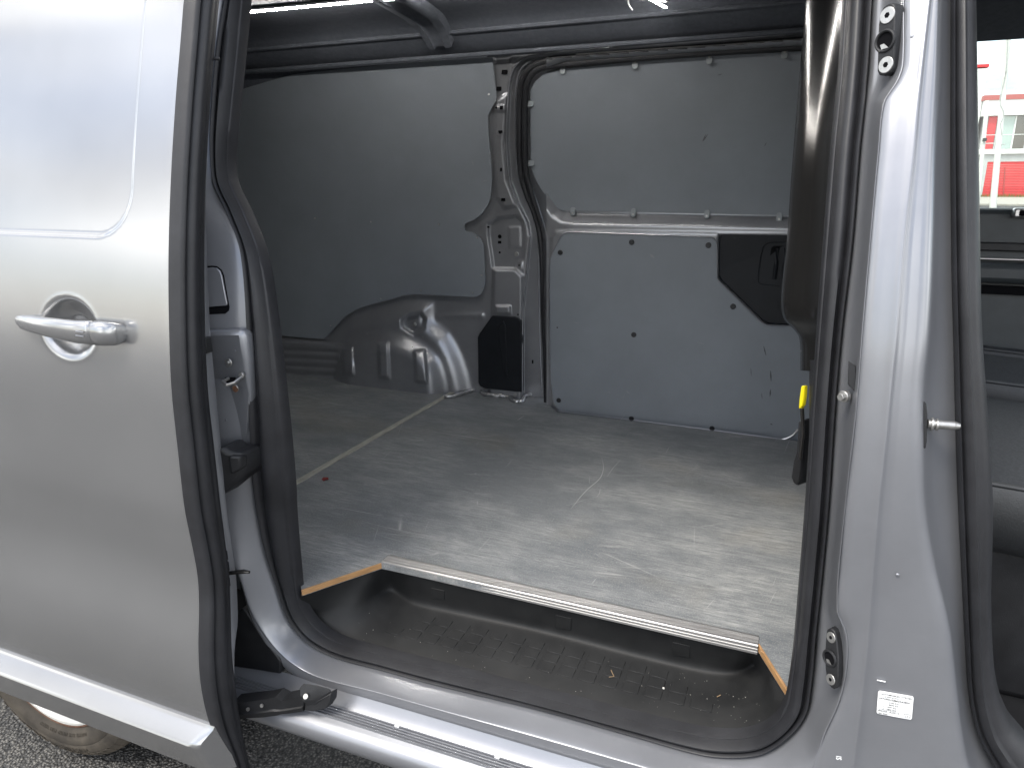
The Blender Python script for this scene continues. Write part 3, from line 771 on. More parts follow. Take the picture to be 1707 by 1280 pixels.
# rail above the far door
rt = [(880, 93), (914, 88), (1065, 72), (1283, 50), (1345, 40)]; rb2 = [(880, 97), (910, 96), (1065, 86), (1283, 69), (1345, 63)]
rr_ = spline(rt, 6); rs_ = spline(rb2, 6)
B().grid([[PF(p, 0.012), PF(lerp(p, q_, 0.5), 0.022 + 0.004 * noise.noise(Vector((i * 0.45, 0, 0)))), PF(q_, 0.012)] for i, (p, q_) in enumerate(zip(rr_, rs_))]).build('far_door_rail', 'paint_jamb', van, smooth=179)
B().tube([PF(p, 0.028) for p in spline([(960, 91), (1090, 82), (1225, 74), (1345, 65)], 4)], 0.0022, 6).build('rail_lip', 'alu', van)
B().tube([PY(p, 1.44) for p in ((1090, 20), (1345, -6))], 0.006, 6).build('roof_trim_lip', 'headlining', van)

# ---- roof details
# dark side valance along the cant rail
for ya, za, yb, zb in ((1.475, 1.890, 1.452, 1.902), (1.400, 1.953, 1.385, 1.968)):
    B().tube([(XR, (ya + yb) / 2, (za + zb) / 2), (XB, (ya + yb) / 2, (za + zb) / 2)], 0.008, 8).build('valance_bead', 'headlining', roof)
# pressed roof bow
bp0 = []
for s in np.linspace(0, 1, 24):
    y = 0.35 + s * 1.07
    z = float(np.interp(y, [0.28, 0.33, 0.45, 0.7, 1.1, 1.28, 1.36, 1.40, 1.46], [1.88, 1.93, 1.99, 2.02, 2.02, 2.005, 1.985, 1.955, 1.90])) - 0.001
    bp0.append((y, z))
bxs = [(-0.075, 0.004), (-0.062, -0.016), (-0.030, -0.020), (-0.022, -0.012), (0.022, -0.012), (0.030, -0.020), (0.062, -0.016), (0.075, 0.004)]
B().grid([[(-1.27 + dx * (1 if y < 1.3 else 1 - (y - 1.3) * 2.2), y, z + dz) for dx, dz in bxs] for y, z in bp0]).build('roof_bow', 'headlining', van, smooth=50)
# LED strips
def led(p0, p1, n_):
    a, b2 = np.array(p0, float), np.array(p1, float)
    hld = empty('led_strip', (0, 0, 0), van)
    d = b2 - a; rz = math.atan2(d[1], d[0])
    B().box((a + b2) / 2 + np.array([0, 0, 0.004]), (np.linalg.norm(d), 0.014, 0.006), rz).build('led_channel', 'alu', hld)
    c = B()
    for i in range(n_):
        c.box(a + d * (i + 0.5) / n_ + np.array([0, 0, -0.001]), (np.linalg.norm(d) / n_ * 0.62, 0.007, 0.004), rz)
    tag(c.build('led_chips', 'led', hld, smooth=0), kind='stuff')
a_ = PZ((408, 21), 2.008); b_2 = PZ((650, -1.5), 2.008); dd = b_2 - a_
led(a_, a_ + dd * 2.2, 120)
a_ = PZ((1110, 13), 1.955); b_2 = PZ((1086, -1), 1.965)
led(a_, a_ + (b_2 - a_) * 2.5 , 22)
B().tube([PZ(p, 1.95) for p in spline([(1046, -4), (1048, 8), (1054, 17)], 4)], 0.0022, 6).build('led_wire', 'white', van)

# ================================================================== near side frame
K = [((385, -60), (335, -60)), ((380, 0), (330, 0)), ((366, 84), (300, 84)), ((357, 200), (285, 200)), ((357, 260), (280, 260)), ((362, 305), (280, 310)), ((384, 355), (280, 360)), ((406, 420), (285, 430)),
     ((416, 554), (300, 560)), ((419, 689), (315, 700)), ((424, 800), (340, 830)), ((431, 850), (365, 900)), ((446, 917), (396, 959)), ((465, 974), (416, 1019)), ((484, 1028), (446, 1067)), ((514, 1065), (484, 1105)),
     ((562, 1091), (530, 1130)), ((640, 1112), (628, 1155)), ((717, 1133), (717, 1180)), ((900, 1177), (895, 1230)), ((1055, 1220), (1050, 1274)), ((1172, 1252), (1160, 1305)), ((1231, 1256), (1240, 1322)),
     ((1275, 1249), (1310, 1318)), ((1319, 1219), (1355, 1284)), ((1345, 1184), (1376, 1222)), ((1352, 1146), (1398, 1174)), ((1357, 1100), (1411, 1120)), ((1360, 1060), (1412, 1060)), ((1366, 1005), (1396, 1015)),
     ((1381, 850), (1409, 850)), ((1392, 682), (1428, 682)), ((1403, 554), (1438, 554)), ((1421, 403), (1451, 403)), ((1433, 252), (1465, 252)), ((1441, 176), (1474, 172)), ((1444, 140), (1497, 134)), ((1447, 105), (1506, 105)), ((1453, 0), (1507, 0)), ((1458, -60), (1510, -60))]
def aoff(i): return float(np.interp(i, [0, 9, 15, 40], [0.062, 0.066, 0.125, 0.125]))
def boff(i): return float(np.interp(i, [0, 9, 15, 24, 25, 40], [0.015, 0.020, 0.060, 0.060, 0.055, 0.055]))
A3, B3 = [], []
nk = len(K)
for i, (a, b2) in enumerate(K):
    A3.append(PN(a, aoff(i)))
    B3.append(PN(b2, boff(i)))
A3, B3 = spline(A3, 5), spline(B3, 5)
nn = len(A3)
w = np.clip((np.arange(nn) / 5 - 24) / 3, 0, 1)[:, None]          # 0 = left and sill, 1 = pillar
wl_ = np.clip(1 - (np.arange(nn) / 5 - 10) / 4, 0, 1)[:, None]     # 1 = rear pillar
inn = np.array([0, 1.0, 0])
def blend(t0, t1, d0, d1):
    t = t0 * (1 - w) + t1 * w
    d = d0 * (1 - w) + d1 * w
    return A3 * (1 - t) + B3 * t + inn * d
Rr = [A3 + inn * 0.035 + 0.0 * (B3 - A3), A3 + inn * 0.006, blend(0.10, 0.15, 0.0, 0.006), blend(0.3, 0.40, -0.004, 0.022), blend(0.62, 0.66, -0.008, 0.022), blend(0.88, 0.86, -0.006, 0.004), blend(0.97, 0.97, -0.001, -0.001), blend(1.02, 1.03, 0.004, 0.004)]
dn = np.array([0, -0.010, -0.018])
Rr.append(blend(1.04, 1.03, 0.012, 0.03) + dn * (1 - w) * (1 - wl_))
Rr.append(blend(1.05, 1.03, 0.03, 0.05) + dn * 2.0 * (1 - w) * (1 - wl_))
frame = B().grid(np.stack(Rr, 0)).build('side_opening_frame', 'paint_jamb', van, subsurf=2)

_dg = bpy.context.evaluated_depsgraph_get(); _dg.update()
frame_bvh = BVHTree.FromObject(frame, _dg)
def FH(p, up=0.0):
    hit = frame_bvh.ray_cast(Vector(CAM), Vector(ray(p)).normalized())[0]
    q = np.array(hit) if hit is not None else PN(p, 0.06)
    return PY(p, q[1] - up)
# rubber seal round the opening: outer and inner edge traced, D-shaped section
SO = [k[0] for k in K]
SI = [(414, -60), (411, 0), (403, 84), (391, 200), (386, 262), (390, 305), (412, 352), (441, 430), (460, 554), (475, 685), (486, 800), (489, 860), (496, 940), (502, 992), (514, 1020), (535, 1045), (572, 1066), (640, 1085), (717, 1105), (900, 1152), (1055, 1191), (1165, 1217), (1222, 1222),
      (1262, 1215), (1293, 1195), (1308, 1168), (1314, 1140), (1319, 1105), (1323, 1070), (1329, 1000), (1341, 850), (1352, 682), (1361, 554), (1372, 403), (1384, 252), (1391, 180), (1395, 140), (1398, 105), (1404, 0), (1407, -60)]
so3 = spline([PN(p, aoff(i) - 0.003) for i, p in enumerate(SO)], 6); si3 = spline([PN(p, aoff(i) + 0.025) for i, p in enumerate(SI)], 6)
outv = np.array([0, -1.0, 0])
sec = [(-0.02, -0.02), (0.00, 0.006), (0.05, 0.012), (0.12, 0.012), (0.17, 0.004), (0.21, 0.001), (0.25, 0.004), (0.36, 0.016), (0.52, 0.021), (0.70, 0.018), (0.80, 0.010), (0.84, 0.0075), (0.88, 0.0085), (0.95, 0.006), (1.0, -0.015)]
seal = B().grid(np.stack([so3 * (1 - t) + si3 * t + outv * d for t, d in sec], 0)).build('opening_seal', 'rubber', van, smooth=60)

# sill below the opening: stepped profile extruded along the van
sp = [(0.068, 0.392), (0.060, 0.378), (0.050, 0.368), (0.0452, 0.3640), (0.0442, 0.3682), (0.0418, 0.3682), (0.0408, 0.3640), (0.0382, 0.3640), (0.0372, 0.3682), (0.0348, 0.3682), (0.0338, 0.3640), (0.0312, 0.3640), (0.0302, 0.3682), (0.0278, 0.3682), (0.0268, 0.3640), (0.0242, 0.3640), (0.0232, 0.3682), (0.0208, 0.3682), (0.0198, 0.3640), (0.0172, 0.3640), (0.0162, 0.3682), (0.0138, 0.3682), (0.0128, 0.3640), (0.006, 0.3605), (-0.002, 0.3565), (-0.009, 0.350), (-0.0125, 0.343), (-0.0135, 0.334), (-0.011, 0.322), (-0.006, 0.311), (0.0, 0.303), (0.06, 0.297)]
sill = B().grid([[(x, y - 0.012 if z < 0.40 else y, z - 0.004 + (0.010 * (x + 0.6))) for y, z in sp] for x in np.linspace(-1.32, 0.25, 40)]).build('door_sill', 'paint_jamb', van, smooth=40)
for px in ((662, 1210), (829, 1262)):
    c = PY(px, 0.005); B().box(c + np.array([0, 0, 0.001]), (0.010, 0.006, 0.003)).build('tread_clip', 'white', sill, bevel=0.001)

# reinforcement on the rear pillar, with striker hook and screws
def PNr(p, off): return PN(p, off)
rp0 = [(330, 552), (404, 549), (409, 562), (412, 600), (415, 660), (416, 720), (395, 800), (330, 800)]
fr = [FH(p, 0.024 if p[1] < 700 else -0.002) for p in rp0]
B().prism(fr, (0, 0.03, 0)).build('latch_reinforcement', 'paint_jamb', frame, bevel=0.011, segs=4)
fl = [(335, 448), (352, 446), (360, 447), (366, 452), (369, 460), (378, 506), (377, 509.5), (335, 513)]
gp = [(335, 444.5), (352, 443), (361, 444), (369, 450), (373, 460), (382, 512), (381, 518), (375, 523), (335, 525)]
B().prism([FH(p, 0.0010) for p in gp], (0, 0.004, 0)).build('flap_gap', 'hole', frame, smooth=0)
B().prism([FH(p, 0.0030) for p in fl], (0, 0.004, 0)).build('filler_flap', 'paint_jamb', frame, bevel=0.001)
N0 = np.array([0.0, -1.0, 0.0])
yb_ = 0.066
def onp(p): return FH(p, 0.0225 if p[1] < 610 else 0.021 if p[1] < 680 else 0.004)
disc('frame_bolt', onp((381.8, 604)), N0, 0.0085, 0.003, 'steel', frame, bevel=0.0008)
disc('frame_bolt_head', onp((381.8, 604)) + N0 * 0.003, N0, 0.0042, 0.004, 'steel', frame, n=6)
disc('rusty_screw', onp((393, 647)), N0, 0.0080, 0.003, 'steel', frame, bevel=0.0008)
disc('rusty_screw_head', onp((394.5, 647.5)) + N0 * 0.0025, N0, 0.0066, 0.002, 'rust', frame, n=14)
disc('striker_washer', onp((405, 625)), N0, 0.006, 0.006, 'steel', frame, bevel=0.0008)
B().prism([onp(p) + N0 * 0.0006 for p in ((375, 629), (392, 629), (392, 638), (375, 638))], (0, 0.002, 0)).build('striker_slot', 'hole', frame)
B().tube([onp((381, 631)), onp((383, 632)) + N0 * 0.018, onp((398, 635)) + N0 * 0.032, onp((408, 632)) + N0 * 0.028, onp((406, 626))], 0.0032, 10).build('striker_hook', 'steel', frame)
for p in ((392, 585), (377, 700)): disc('panel_pimple', onp(p), N0, 0.0025, 0.001, 'paint_jamb', frame, n=8)
# rubber bump stop
bs = [(360, 745), (372, 748), (379, 753), (388, 755), (401, 755), (405, 762), (407, 776), (406, 789), (400, 801), (390, 808), (378, 818), (360, 832)]
f0 = [FH(p, 0.050) for p in bs]
B().prism(f0, (0, 0.060, 0)).build('bump_stop', 'black', frame, bevel=0.008, segs=3)
B().prism([FH(p, 0.056) for p in ((380, 760), (400, 762), (402, 782), (384, 792))], (0, 0.02, 0)).build('bump_stop_pad', 'black', frame, bevel=0.004)
# black corner cover in front of the wheel arch
cc = [(340, 1100), (388, 1040), (399, 1017), (404, 1013), (412, 1022), (434, 1058), (462, 1094), (467, 1102), (467, 1123), (426, 1116), (340, 1104)]
B().prism([PY(p, 0.046) for p in cc], (0, 0.02, 0)).build('corner_cover', 'black', frame, bevel=0.003)

# ---- front pillar between the two doors
E = [(-60, 1510, 1556, 1571, 1587), (0, 1507, 1550, 1569, 1587), (105, 1506, 1538, 1566, 1587), (134, 1497, 1535, 1565, 1587), (172, 1474, 1531, 1563, 1587), (252, 1465, 1524, 1559, 1587), (403, 1451, 1507, 1555, 1588),
     (554, 1438, 1495, 1549, 1592), (655, 1430, 1485, 1539, 1594), (739, 1423, 1477, 1539, 1597), (850, 1409, 1465, 1542, 1601), (951, 1401, 1457, 1559, 1606), (1015, 1396, 1452, 1575, 1608), (1060, 1412, 1449, 1584, 1611), (1120, 1411, 1443, 1591, 1614),
     (1174, 1398, 1437, 1597, 1620), (1222, 1376, 1431, 1603, 1632), (1284, 1355, 1423, 1616, 1660), (1340, 1335, 1415, 1640, 1700)]
rl = [[] for _ in range(9)]
for (y, a, b2, c, d) in E:
    rl[0].append(PN((a - 2, y), 0.062)); rl[1].append(PN((a + 5, y), 0.0535)); rl[2].append(PN((a + 0.5 * (b2 - a), y), 0.0515))
    rl[3].append(PN((b2 - 4, y), 0.0500)); rl[4].append(PN((b2, y), 0.0455)); rl[5].append(PN((b2 + 3, y), 0.0575))
    rl[6].append(PN((b2 + 0.6 * (c - b2), y), 0.0535)); rl[7].append(PN((c - 4, y), 0.058)); rl[8].append(PN((c + 2, y), 0.070))
e3_ = [PN((c + 0.35 * (d - c), y), 0.115) for (y, a, b2, c, d) in E]; e4_ = [PN((d - 2, y), 0.128) for (y, a, b2, c, d) in E]; e5_ = [PN((d + 14, y), 0.150) for (y, a, b2, c, d) in E]
pr = [spline(r_, 5) for r_ in rl] + [spline(e3_, 5), spline(e4_, 5), spline(e5_, 5)]
pillar = B().grid(np.stack(pr, 0)).build('door_pillar', 'paint_jamb', van, subsurf=1, smooth=60)
# front door seal
FO = [(1587, -60), (1587, 0), (1587, 235), (1589, 430), (1592, 554), (1597, 739), (1601, 850), (1607, 984), (1611, 1068), (1616, 1152), (1628, 1215), (1646, 1253), (1665, 1285), (1690, 1320)]
FI = [(1626, -60), (1627, 0), (1631, 235), (1634, 430), (1637, 554), (1650, 739), (1655, 850), (1652, 984), (1654, 1068), (1661, 1135), (1683, 1199), (1707, 1230), (1735, 1262), (1770, 1295)]
fo3 = spline([PN(p, 0.118) for p in FO], 6); fi3 = spline([PN(p, 0.150) for p in FI], 6)
B().grid(np.stack([fo3 * (1 - t) + fi3 * t + outv * d for t, d in [(-0.03, -0.02), (0.0, 0.010), (0.06, 0.014), (0.12, 0.008), (0.2, 0.018), (0.4, 0.026), (0.48, 0.023), (0.52, 0.023), (0.65, 0.026), (0.88, 0.018), (1.0, 0.002), (1.02, -0.03)]], 0)).build('front_door_seal', 'rubber', van, smooth=60)

# striker plates
def striker(face, bolts, sock, vec, nrm, r_b, r_s, oy, lab):
    c0 = PN(sock, oy); nq = np.array(nrm, float) / np.linalg.norm(nrm)
    def tp_(p):
        d = ray(p); return CAM + d * (((c0 - CAM) @ nq) / (d @ nq))
    f_ = [tp_(p) for p in face]
    sp_ = B().prism(f_, vec).build('striker_plate', 'black', van, bevel=0.0018, segs=3)
    for p in bolts:
        c = tp_(p); nv = nq
        disc('torx_bolt', c - nv * 0.001, nrm, r_b, 0.0022, 'steel', sp_, n=24, bevel=0.0006)
        disc('torx_recess', c + nv * 0.0010, nrm, r_b * 0.36, 0.0004, 'hole', sp_, n=6)
    c = c0; nv = nq
    u = np.cross(nv, [0, 0, 1.0]); u /= np.linalg.norm(u)
    ring = [c + nv * 0.001 + r_s * (u * math.cos(t) + np.array([0, 0, 1.0]) * math.sin(t)) for t in np.linspace(0, 2 * math.pi, 28)]
    B().tube(ring, 0.0022, 8, cap=False, up=nv).build('socket_ring', 'black', sp_)
    disc('socket_bore', c, nrm, r_s * 0.92, 0.0006, 'hole', sp_, n=24)
    B().prism([c + nv * 0.001 + np.array([0, 0, -r_s * 0.25]) + u * r_s * 0.5 * a + np.array([0, 0, r_s * b2]) for a, b2 in ((-1, -0.45), (0.5, -0.55), (0.9, -0.1), (0.1, 0.0))], nv * 0.001).build('socket_catch', 'steel', sp_)
    return sp_
striker([(1464, 42), (1468, 22), (1472, 13), (1479, 8), (1486, 6), (1490, 8), (1492, 15), (1491, 60), (1490, 111), (1485, 121), (1473.6, 127), (1465, 126), (1462, 119)], [(1479.5, 26), (1477, 108.6)], (1476, 69),
        (0.0135, 0.010, 0.0), (-0.62, -0.78, 0.05), 0.0110, 0.0135, 0.066, 'upper')
striker([(1378, 1050), (1384, 1046), (1390, 1051), (1393, 1057), (1395.5, 1074), (1397.6, 1098), (1397, 1128.5), (1394, 1147), (1390, 1148.5), (1385, 1146), (1378.5, 1135), (1376, 1118), (1374.6, 1096), (1375.7, 1074)], [(1385.6, 1062), (1385, 1132)], (1383.7, 1096.7),
        (0.0075, 0.010, 0.0), (-0.72, -0.68, 0.12), 0.0085, 0.0120, 0.068, 'lower')
# bolt and black pad half way up
c = PN((1411, 660), 0.085); B().cyl(c, c + np.array([-0.005, -0.006, 0]), 0.0085, n=20).build('hex_bolt', 'steel', pillar, bevel=0.0008)
B().cyl(c + np.array([-0.005, -0.006, 0]), c + np.array([-0.009, -0.011, 0]), 0.0058, n=6).build('hex_bolt_head', 'steel', pillar, bevel=0.0006)
plate('foam_pad', [(1414.5, 601), (1426.5, 610), (1426, 654), (1413, 640)], 'black', pillar, PN, 0.070, 0.006, bevel=0.0008)
# striker pin of the front door
c = PN((1546, 706), 0.075); B().cyl(c, c + np.array([0.034, 0.004, 0]), 0.0062, n=18).build('striker_pin', 'steel', pillar, bevel=0.001)
B().cyl(c + np.array([0.034, 0.004, 0]), c + np.array([0.040, 0.0045, 0]), 0.0062, 0.004, n=18).build('striker_pin_tip', 'steel', pillar)
for f_ in (0.0, 0.5): B().cyl(c + np.array([0.004 + 0.006 * f_ * 2, 0.0, 0]), c + np.array([0.007 + 0.006 * f_ * 2, 0.0, 0]), 0.0095 - 0.002 * f_, n=20).build('striker_collar', 'steel', pillar, bevel=0.0006)
plate('striker_base', [(1539, 668), (1544, 672), (1546, 690), (1545, 735), (1543, 747), (1539, 747)], 'black', pillar, PN, 0.068, 0.02, bevel=0.001)
for p in ((1512, 268), (1521, 62), (1499, 410), (1489, 536), (1478, 655), (1462, 792), (1453, 812), (1441, 1005), (1496, 958)):
    c = PN(p, 0.0528); B().cyl(c, c + N0 * 0.0012, 0.0028, 0.0012, 10).build('panel_dent', 'paint_jamb', pillar)
# data label
lc = [PN(p, 0.0528) for p in ((1463.5, 1149.5), (1524, 1160), (1520.5, 1198.5), (1460.5, 1189))]
ux = (lc[1] - lc[0]); uy = (lc[0] - lc[3]); LW, LH = np.linalg.norm(ux), np.linalg.norm(uy); ux /= LW; uy /= LH
nv = np.cross(ux, uy); nv /= np.linalg.norm(nv)
o0 = lc[3] - nv * 0.0
def lp(u, v): return o0 + ux * u * LW + uy * v * LH
rc = []
for cx, cy_, a0 in ((0.06, 0.1, 180), (0.94, 0.1, 270), (0.94, 0.9, 0), (0.06, 0.9, 90)):
    for t in (0, 30, 60, 90):
        rc.append(lp(cx + 0.05 * math.cos(rad(a0 + t)), cy_ + 0.085 * math.sin(rad(a0 + t))))
label = B().prism(rc, -nv * 0.0006).build('data_label', 'white', van, smooth=0)
sz = LH * 0.088
for s, u, v, k in (('AUTOMOBILES CITROEN', 0.10, 0.84, 1.0), ('e2*2007/46*0533*17', 0.18, 0.755, 0.75), ('VF7VFEHZ8MZ043804', 0.04, 0.645, 1.18), ('3100 KG', 0.32, 0.53, 1.0), ('4900 KG', 0.32, 0.435, 1.0), ('1-  1500 KG', 0.16, 0.34, 1.0), ('2-  1800 KG', 0.16, 0.245, 1.0),
                   ('VFEHZ8 - BUFD1R', 0.03, 0.135, 1.0), ('MA 0000 - 1', 0.06, 0.035, 0.9), ('2.0 l', 0.80, 0.09, 1.0)):
    text('label_print', s, sz * k, lp(u, v), ux, uy, 'ink', label, lift=0.0003)
for u0, u1, v0, v1 in ((0.02, 0.98, 0.222, 0.232), (0.77, 0.95, 0.055, 0.065), (0.77, 0.95, 0.19, 0.20), (0.77, 0.778, 0.055, 0.20), (0.942, 0.95, 0.055, 0.20)):
    B().add([lp(u0, v0) + nv * 0.0003, lp(u1, v0) + nv * 0.0003, lp(u1, v1) + nv * 0.0003, lp(u0, v1) + nv * 0.0003], [(0, 1, 2, 3)]).build('label_rule', 'ink', label, smooth=0)
# stamped mark at the foot of the pillar
pm = PN((1394, 1258), 0.0515); pm2 = PN((1400, 1259), 0.0515); pm3 = PN((1394, 1250), 0.0515)
text('stamped_mark', 'IS', 0.011, pm, (pm - pm3) / np.linalg.norm(pm - pm3), (pm2 - pm) / np.linalg.norm(pm2 - pm), 'white', pillar, lift=0.0008)
B().tube([PN(p, 0.0525) for p in ((1462, 1133), (1476, 1136))], 0.0009, 6).build('paint_scratch', 'white', pillar)

# ---- pillar inner trim, belt guide, yellow tag
TL = [(1352, -60), (1350, 0), (1341, 100), (1333, 200), (1325, 300), (1318, 403), (1311, 460), (1308, 504), (1313, 531), (1331, 548), (1343, 564), (1345, 618)]
TR = [(1408, -60), (1406, 0), (1399, 100), (1390, 200), (1381, 300), (1373, 403), (1369, 460), (1366, 504), (1364, 531), (1362, 548), (1361, 564), (1357, 618)]
rr = [[], [], [], [], [], []]
for a, b2 in zip(TL, TR):
    L3 = PN(a, 0.40); R3 = PN(b2, 0.165)
    for k, (t, bul) in enumerate(((0, 0.0), (0.10, 0.020), (0.34, 0.004), (0.42, -0.022), (0.80, -0.03), (1.0, 0.0))):
        rr[k].append(lerp(L3, R3, t) + np.array([-bul * 0.9, -abs(bul) * 0.2, 0]))
back = [PN(a, 0.46) + np.array([0.05, 0, 0]) for a in TL]
B().grid(np.stack([spline(back, 4)] + [spline(r_, 4) for r_ in rr], 0)).build('pillar_trim', 'trim_in', van, subsurf=1)
B().grid([[PY((x, y), yy) for y in (600, 700, 840)] for x, yy in ((1349, 0.33), (1352, 0.30), (1372, 0.17))]).build('pillar_foot', 'black', van)
belt = empty('hinge_lever', (0, 0, 0), van)
B().prism([PY(p, 0.36) for p in ((1330, 702), (1339, 700), (1340, 765), (1335, 800), (1330, 811), (1322, 806), (1318, 795), (1322, 770), (1327, 755))], (0.02, 0.03, 0)).build('lever', 'black', belt, bevel=0.004)
B().tube([PY(p, 0.35) for p in ((1337, 680), (1339, 720), (1336, 745), (1334, 765))], 0.0035, 8).build('lever_rod', 'trim_in', belt)
B().prism([PY(p, 0.36) for p in ((1336, 643), (1341, 643), (1340, 662), (1338, 675), (1333, 682), (1331, 680), (1333, 660))], (0.006, 0.006, 0)).build('yellow_tag', 'yellow', belt, bevel=0.0015)
disc('trim_bolt', PY((1343, 581), 0.36), (-1, -0.25, 0), 0.008, 0.007, 'steel', belt, bevel=0.001)

# ================================================================== sliding door
XD = -1.012
SL = [(330, -60), (322, 0), (317, 60), (308, 168), (300, 300), (296, 430), (297, 560), (301, 655), (311, 752), (322, 850), (333, 906), (343, 962), (345.5, 1010), (344.5, 1090), (349, 1150), (362, 1208), (384, 1262), (391, 1285)]
SR = [(370, -60), (361, 0), (355, 60), (346, 168), (338, 300), (336, 430), (338, 560), (343, 655), (354, 752), (365, 850), (372, 906), (378, 962), (380, 1010), (383, 1090), (390, 1150), (398, 1208), (409, 1262), (414, 1285)]
sk = np.array([PX(p, XD) for p in SL])
zs_, ys_ = sk[::-1, 2], sk[::-1, 1]
skz = np.linspace(zs_[0], 2.0, 400)
skp = spline(np.stack([ys_, zs_], 1), 10)
o_ = np.argsort(skp[:, 1])
def door_y(z):
    z = np.asarray(z, float)
    y = np.interp(z, skp[o_, 1], skp[o_, 0])
    top = skp[o_, 1][-1]
    return np.where(z > top, skp[o_, 0][-1] + (z - top) * 0.48, y)
def PD(p, off=0.0):
    q = PY(p, -0.1)
    for _ in range(10): q = PY(p, float(door_y(q[2])) - off)
    return q
MZ = float(PD((362, 1210))[2])                       # top of the lower moulding
def uniq(*a): return np.unique(np.round(np.concatenate(a), 5))
hb = PD((116, 546)); hl, hr2 = PD((70, 546)), PD((161, 546)); ht, hbm = PD((116, 495)), PD((116, 598))
crx = PD((222, 230))[0]; crz = PD((80, 390))[2]
dx_ = uniq(np.arange(XD - 1.10, XD - 0.002, 0.014), np.arange(hl[0] - 0.03, hr2[0] + 0.03, 0.003), np.arange(crx - 0.05, crx + 0.05, 0.003), [XD - 0.004, XD])
dz_ = uniq(np.arange(MZ - 0.02, 1.98, 0.014), np.arange(hbm[2] - 0.03, ht[2] + 0.03, 0.003), np.arange(crz - 0.03, crz + 0.09, 0.003))
gx, gz = np.meshgrid(dx_, dz_)
gy = door_y(gz).copy()
# softened edge towards the seal
gy += 0.006 * np.clip(1 - (XD - gx) / 0.012, 0, 1) ** 2
# pressed window outline: everything inside is 6 mm deeper
px_l, px_r, pz_b, pz_t, rcn = XD - 0.93, crx, crz, 1.90, 0.085
qx = np.abs(gx - (px_l + px_r) / 2) - ((px_r - px_l) / 2 - rcn); qz = np.abs(gz - (pz_b + pz_t) / 2) - ((pz_t - pz_b) / 2 - rcn)
sd = np.hypot(np.maximum(qx, 0), np.maximum(qz, 0)) + np.minimum(np.maximum(qx, qz), 0) - rcn
gy += 0.0065 * sstep((-sd + 0.006) / 0.012)
# handle bowl
rbx, rbz = (hr2[0] - hl[0]) / 2, (ht[2] - hbm[2]) / 2
rho = np.hypot((gx - (hl[0] + hr2[0]) / 2) / rbx, (gz - (ht[2] + hbm[2]) / 2) / rbz)
gy += 0.026 * sstep((1.06 - rho) / 0.75) - 0.0004 * np.exp(-((rho - 1.07) / 0.06) ** 2)
door = B().grid(np.stack([gx, gy, gz], 2)).build('sliding_door', 'paint', van, smooth=179)
# lower moulding: chamfered rail with a cut end
MZ -= 0.005
yk = float(door_y(MZ)); zb0 = float(PY((334, 1253), yk - 0.037)[2]); zb1 = float(PY((129, 1201.6), yk - 0.014)[2])
mp_ = [(yk + 0.006, MZ + 0.006), (yk - 0.004, MZ + 0.004), (yk - 0.008, MZ - 0.003), (yk - 0.033, zb0 + 0.010), (yk - 0.037, zb0 + 0.002), (yk - 0.036, zb0 - 0.003), (yk - 0.014, zb1), (yk + 0.03, zb1 - 0.004)]
mb = B()
xe = [XD - 1.10, XD - 0.030, XD - 0.012, XD - 0.004]
insets = [0, 0, 0.25, 0.75]
mb.grid([[(x - (0.02 * (yk - y) / 0.037 if x > XD - 0.05 else 0), lerp(y, yk, s * 0.3), z) for y, z in mp_] for x, s in zip(xe, insets)])
mb.add([(XD - 0.004 - 0.02 * (yk - y) / 0.037, lerp(y, yk, 0.225), z) for y, z in mp_], [tuple(range(len(mp_)))])
mb.build('lower_moulding', 'paint', door, smooth=30)
# front edge seal
sl3 = spline([PX(p, XD + 0.002) for p in SL], 6); sr3 = spline([PX(p, XD - 0.006) for p in SR], 6)
ex = np.array([1.0, 0, 0])
B().grid(np.stack([sl3 * (1 - t) + sr3 * t + ex * d for t, d in [(-0.02, -0.02), (0.0, 0.003), (0.06, 0.010), (0.13, 0.011), (0.18, 0.004), (0.23, 0.003), (0.30, 0.013), (0.45, 0.018), (0.62, 0.017), (0.70, 0.012), (0.76, 0.013), (0.9, 0.012), (1.0, 0.002), (1.02, -0.02)]], 0)).build('door_edge_seal', 'rubber', door, smooth=60)
# inner pan of the door behind the seal
DI = [(375, -60), (365, 0), (359, 60), (351, 168), (344, 300), (345, 430), (351, 560), (360, 655), (369, 752), (378, 850), (386, 906), (393.5, 962), (396, 1010), (396, 1040), (391, 1065), (381, 1083)]
di3 = spline([PX(p, XD - 0.02) for p in DI], 6)
sr_c = spline([PX(p, XD - 0.012) for p in SR[:len(DI)]], 6)
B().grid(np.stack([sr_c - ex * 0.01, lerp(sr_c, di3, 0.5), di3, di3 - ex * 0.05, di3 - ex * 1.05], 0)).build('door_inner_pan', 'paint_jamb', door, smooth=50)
c = PX((381, 955), XD - 0.012); B().tube([c, c + np.array([0.03, 0.012, 0.004]), c + np.array([0.042, 0.014, 0.004])], [0.004, 0.0045, 0.003], 10).build('guide_pin', 'trim_in', door)
for p in ((375.5, 926), (378, 944), (379.5, 970)):
    c = PX(p, XD - 0.005); B().box(c, (0.006, 0.008, 0.02)).build('seal_plug', 'hole', door, bevel=0.001)
c = PX((346, 575), XD - 0.004); B().box(c, (0.008, 0.016, 0.030)).build('door_latch', 'black', door, bevel=0.002)
c = PX((352, 98), XD); B().cyl(c, c + np.array([0.012, 0.008, 0]), 0.003, n=10).build('rubber_nib', 'rubber', door)
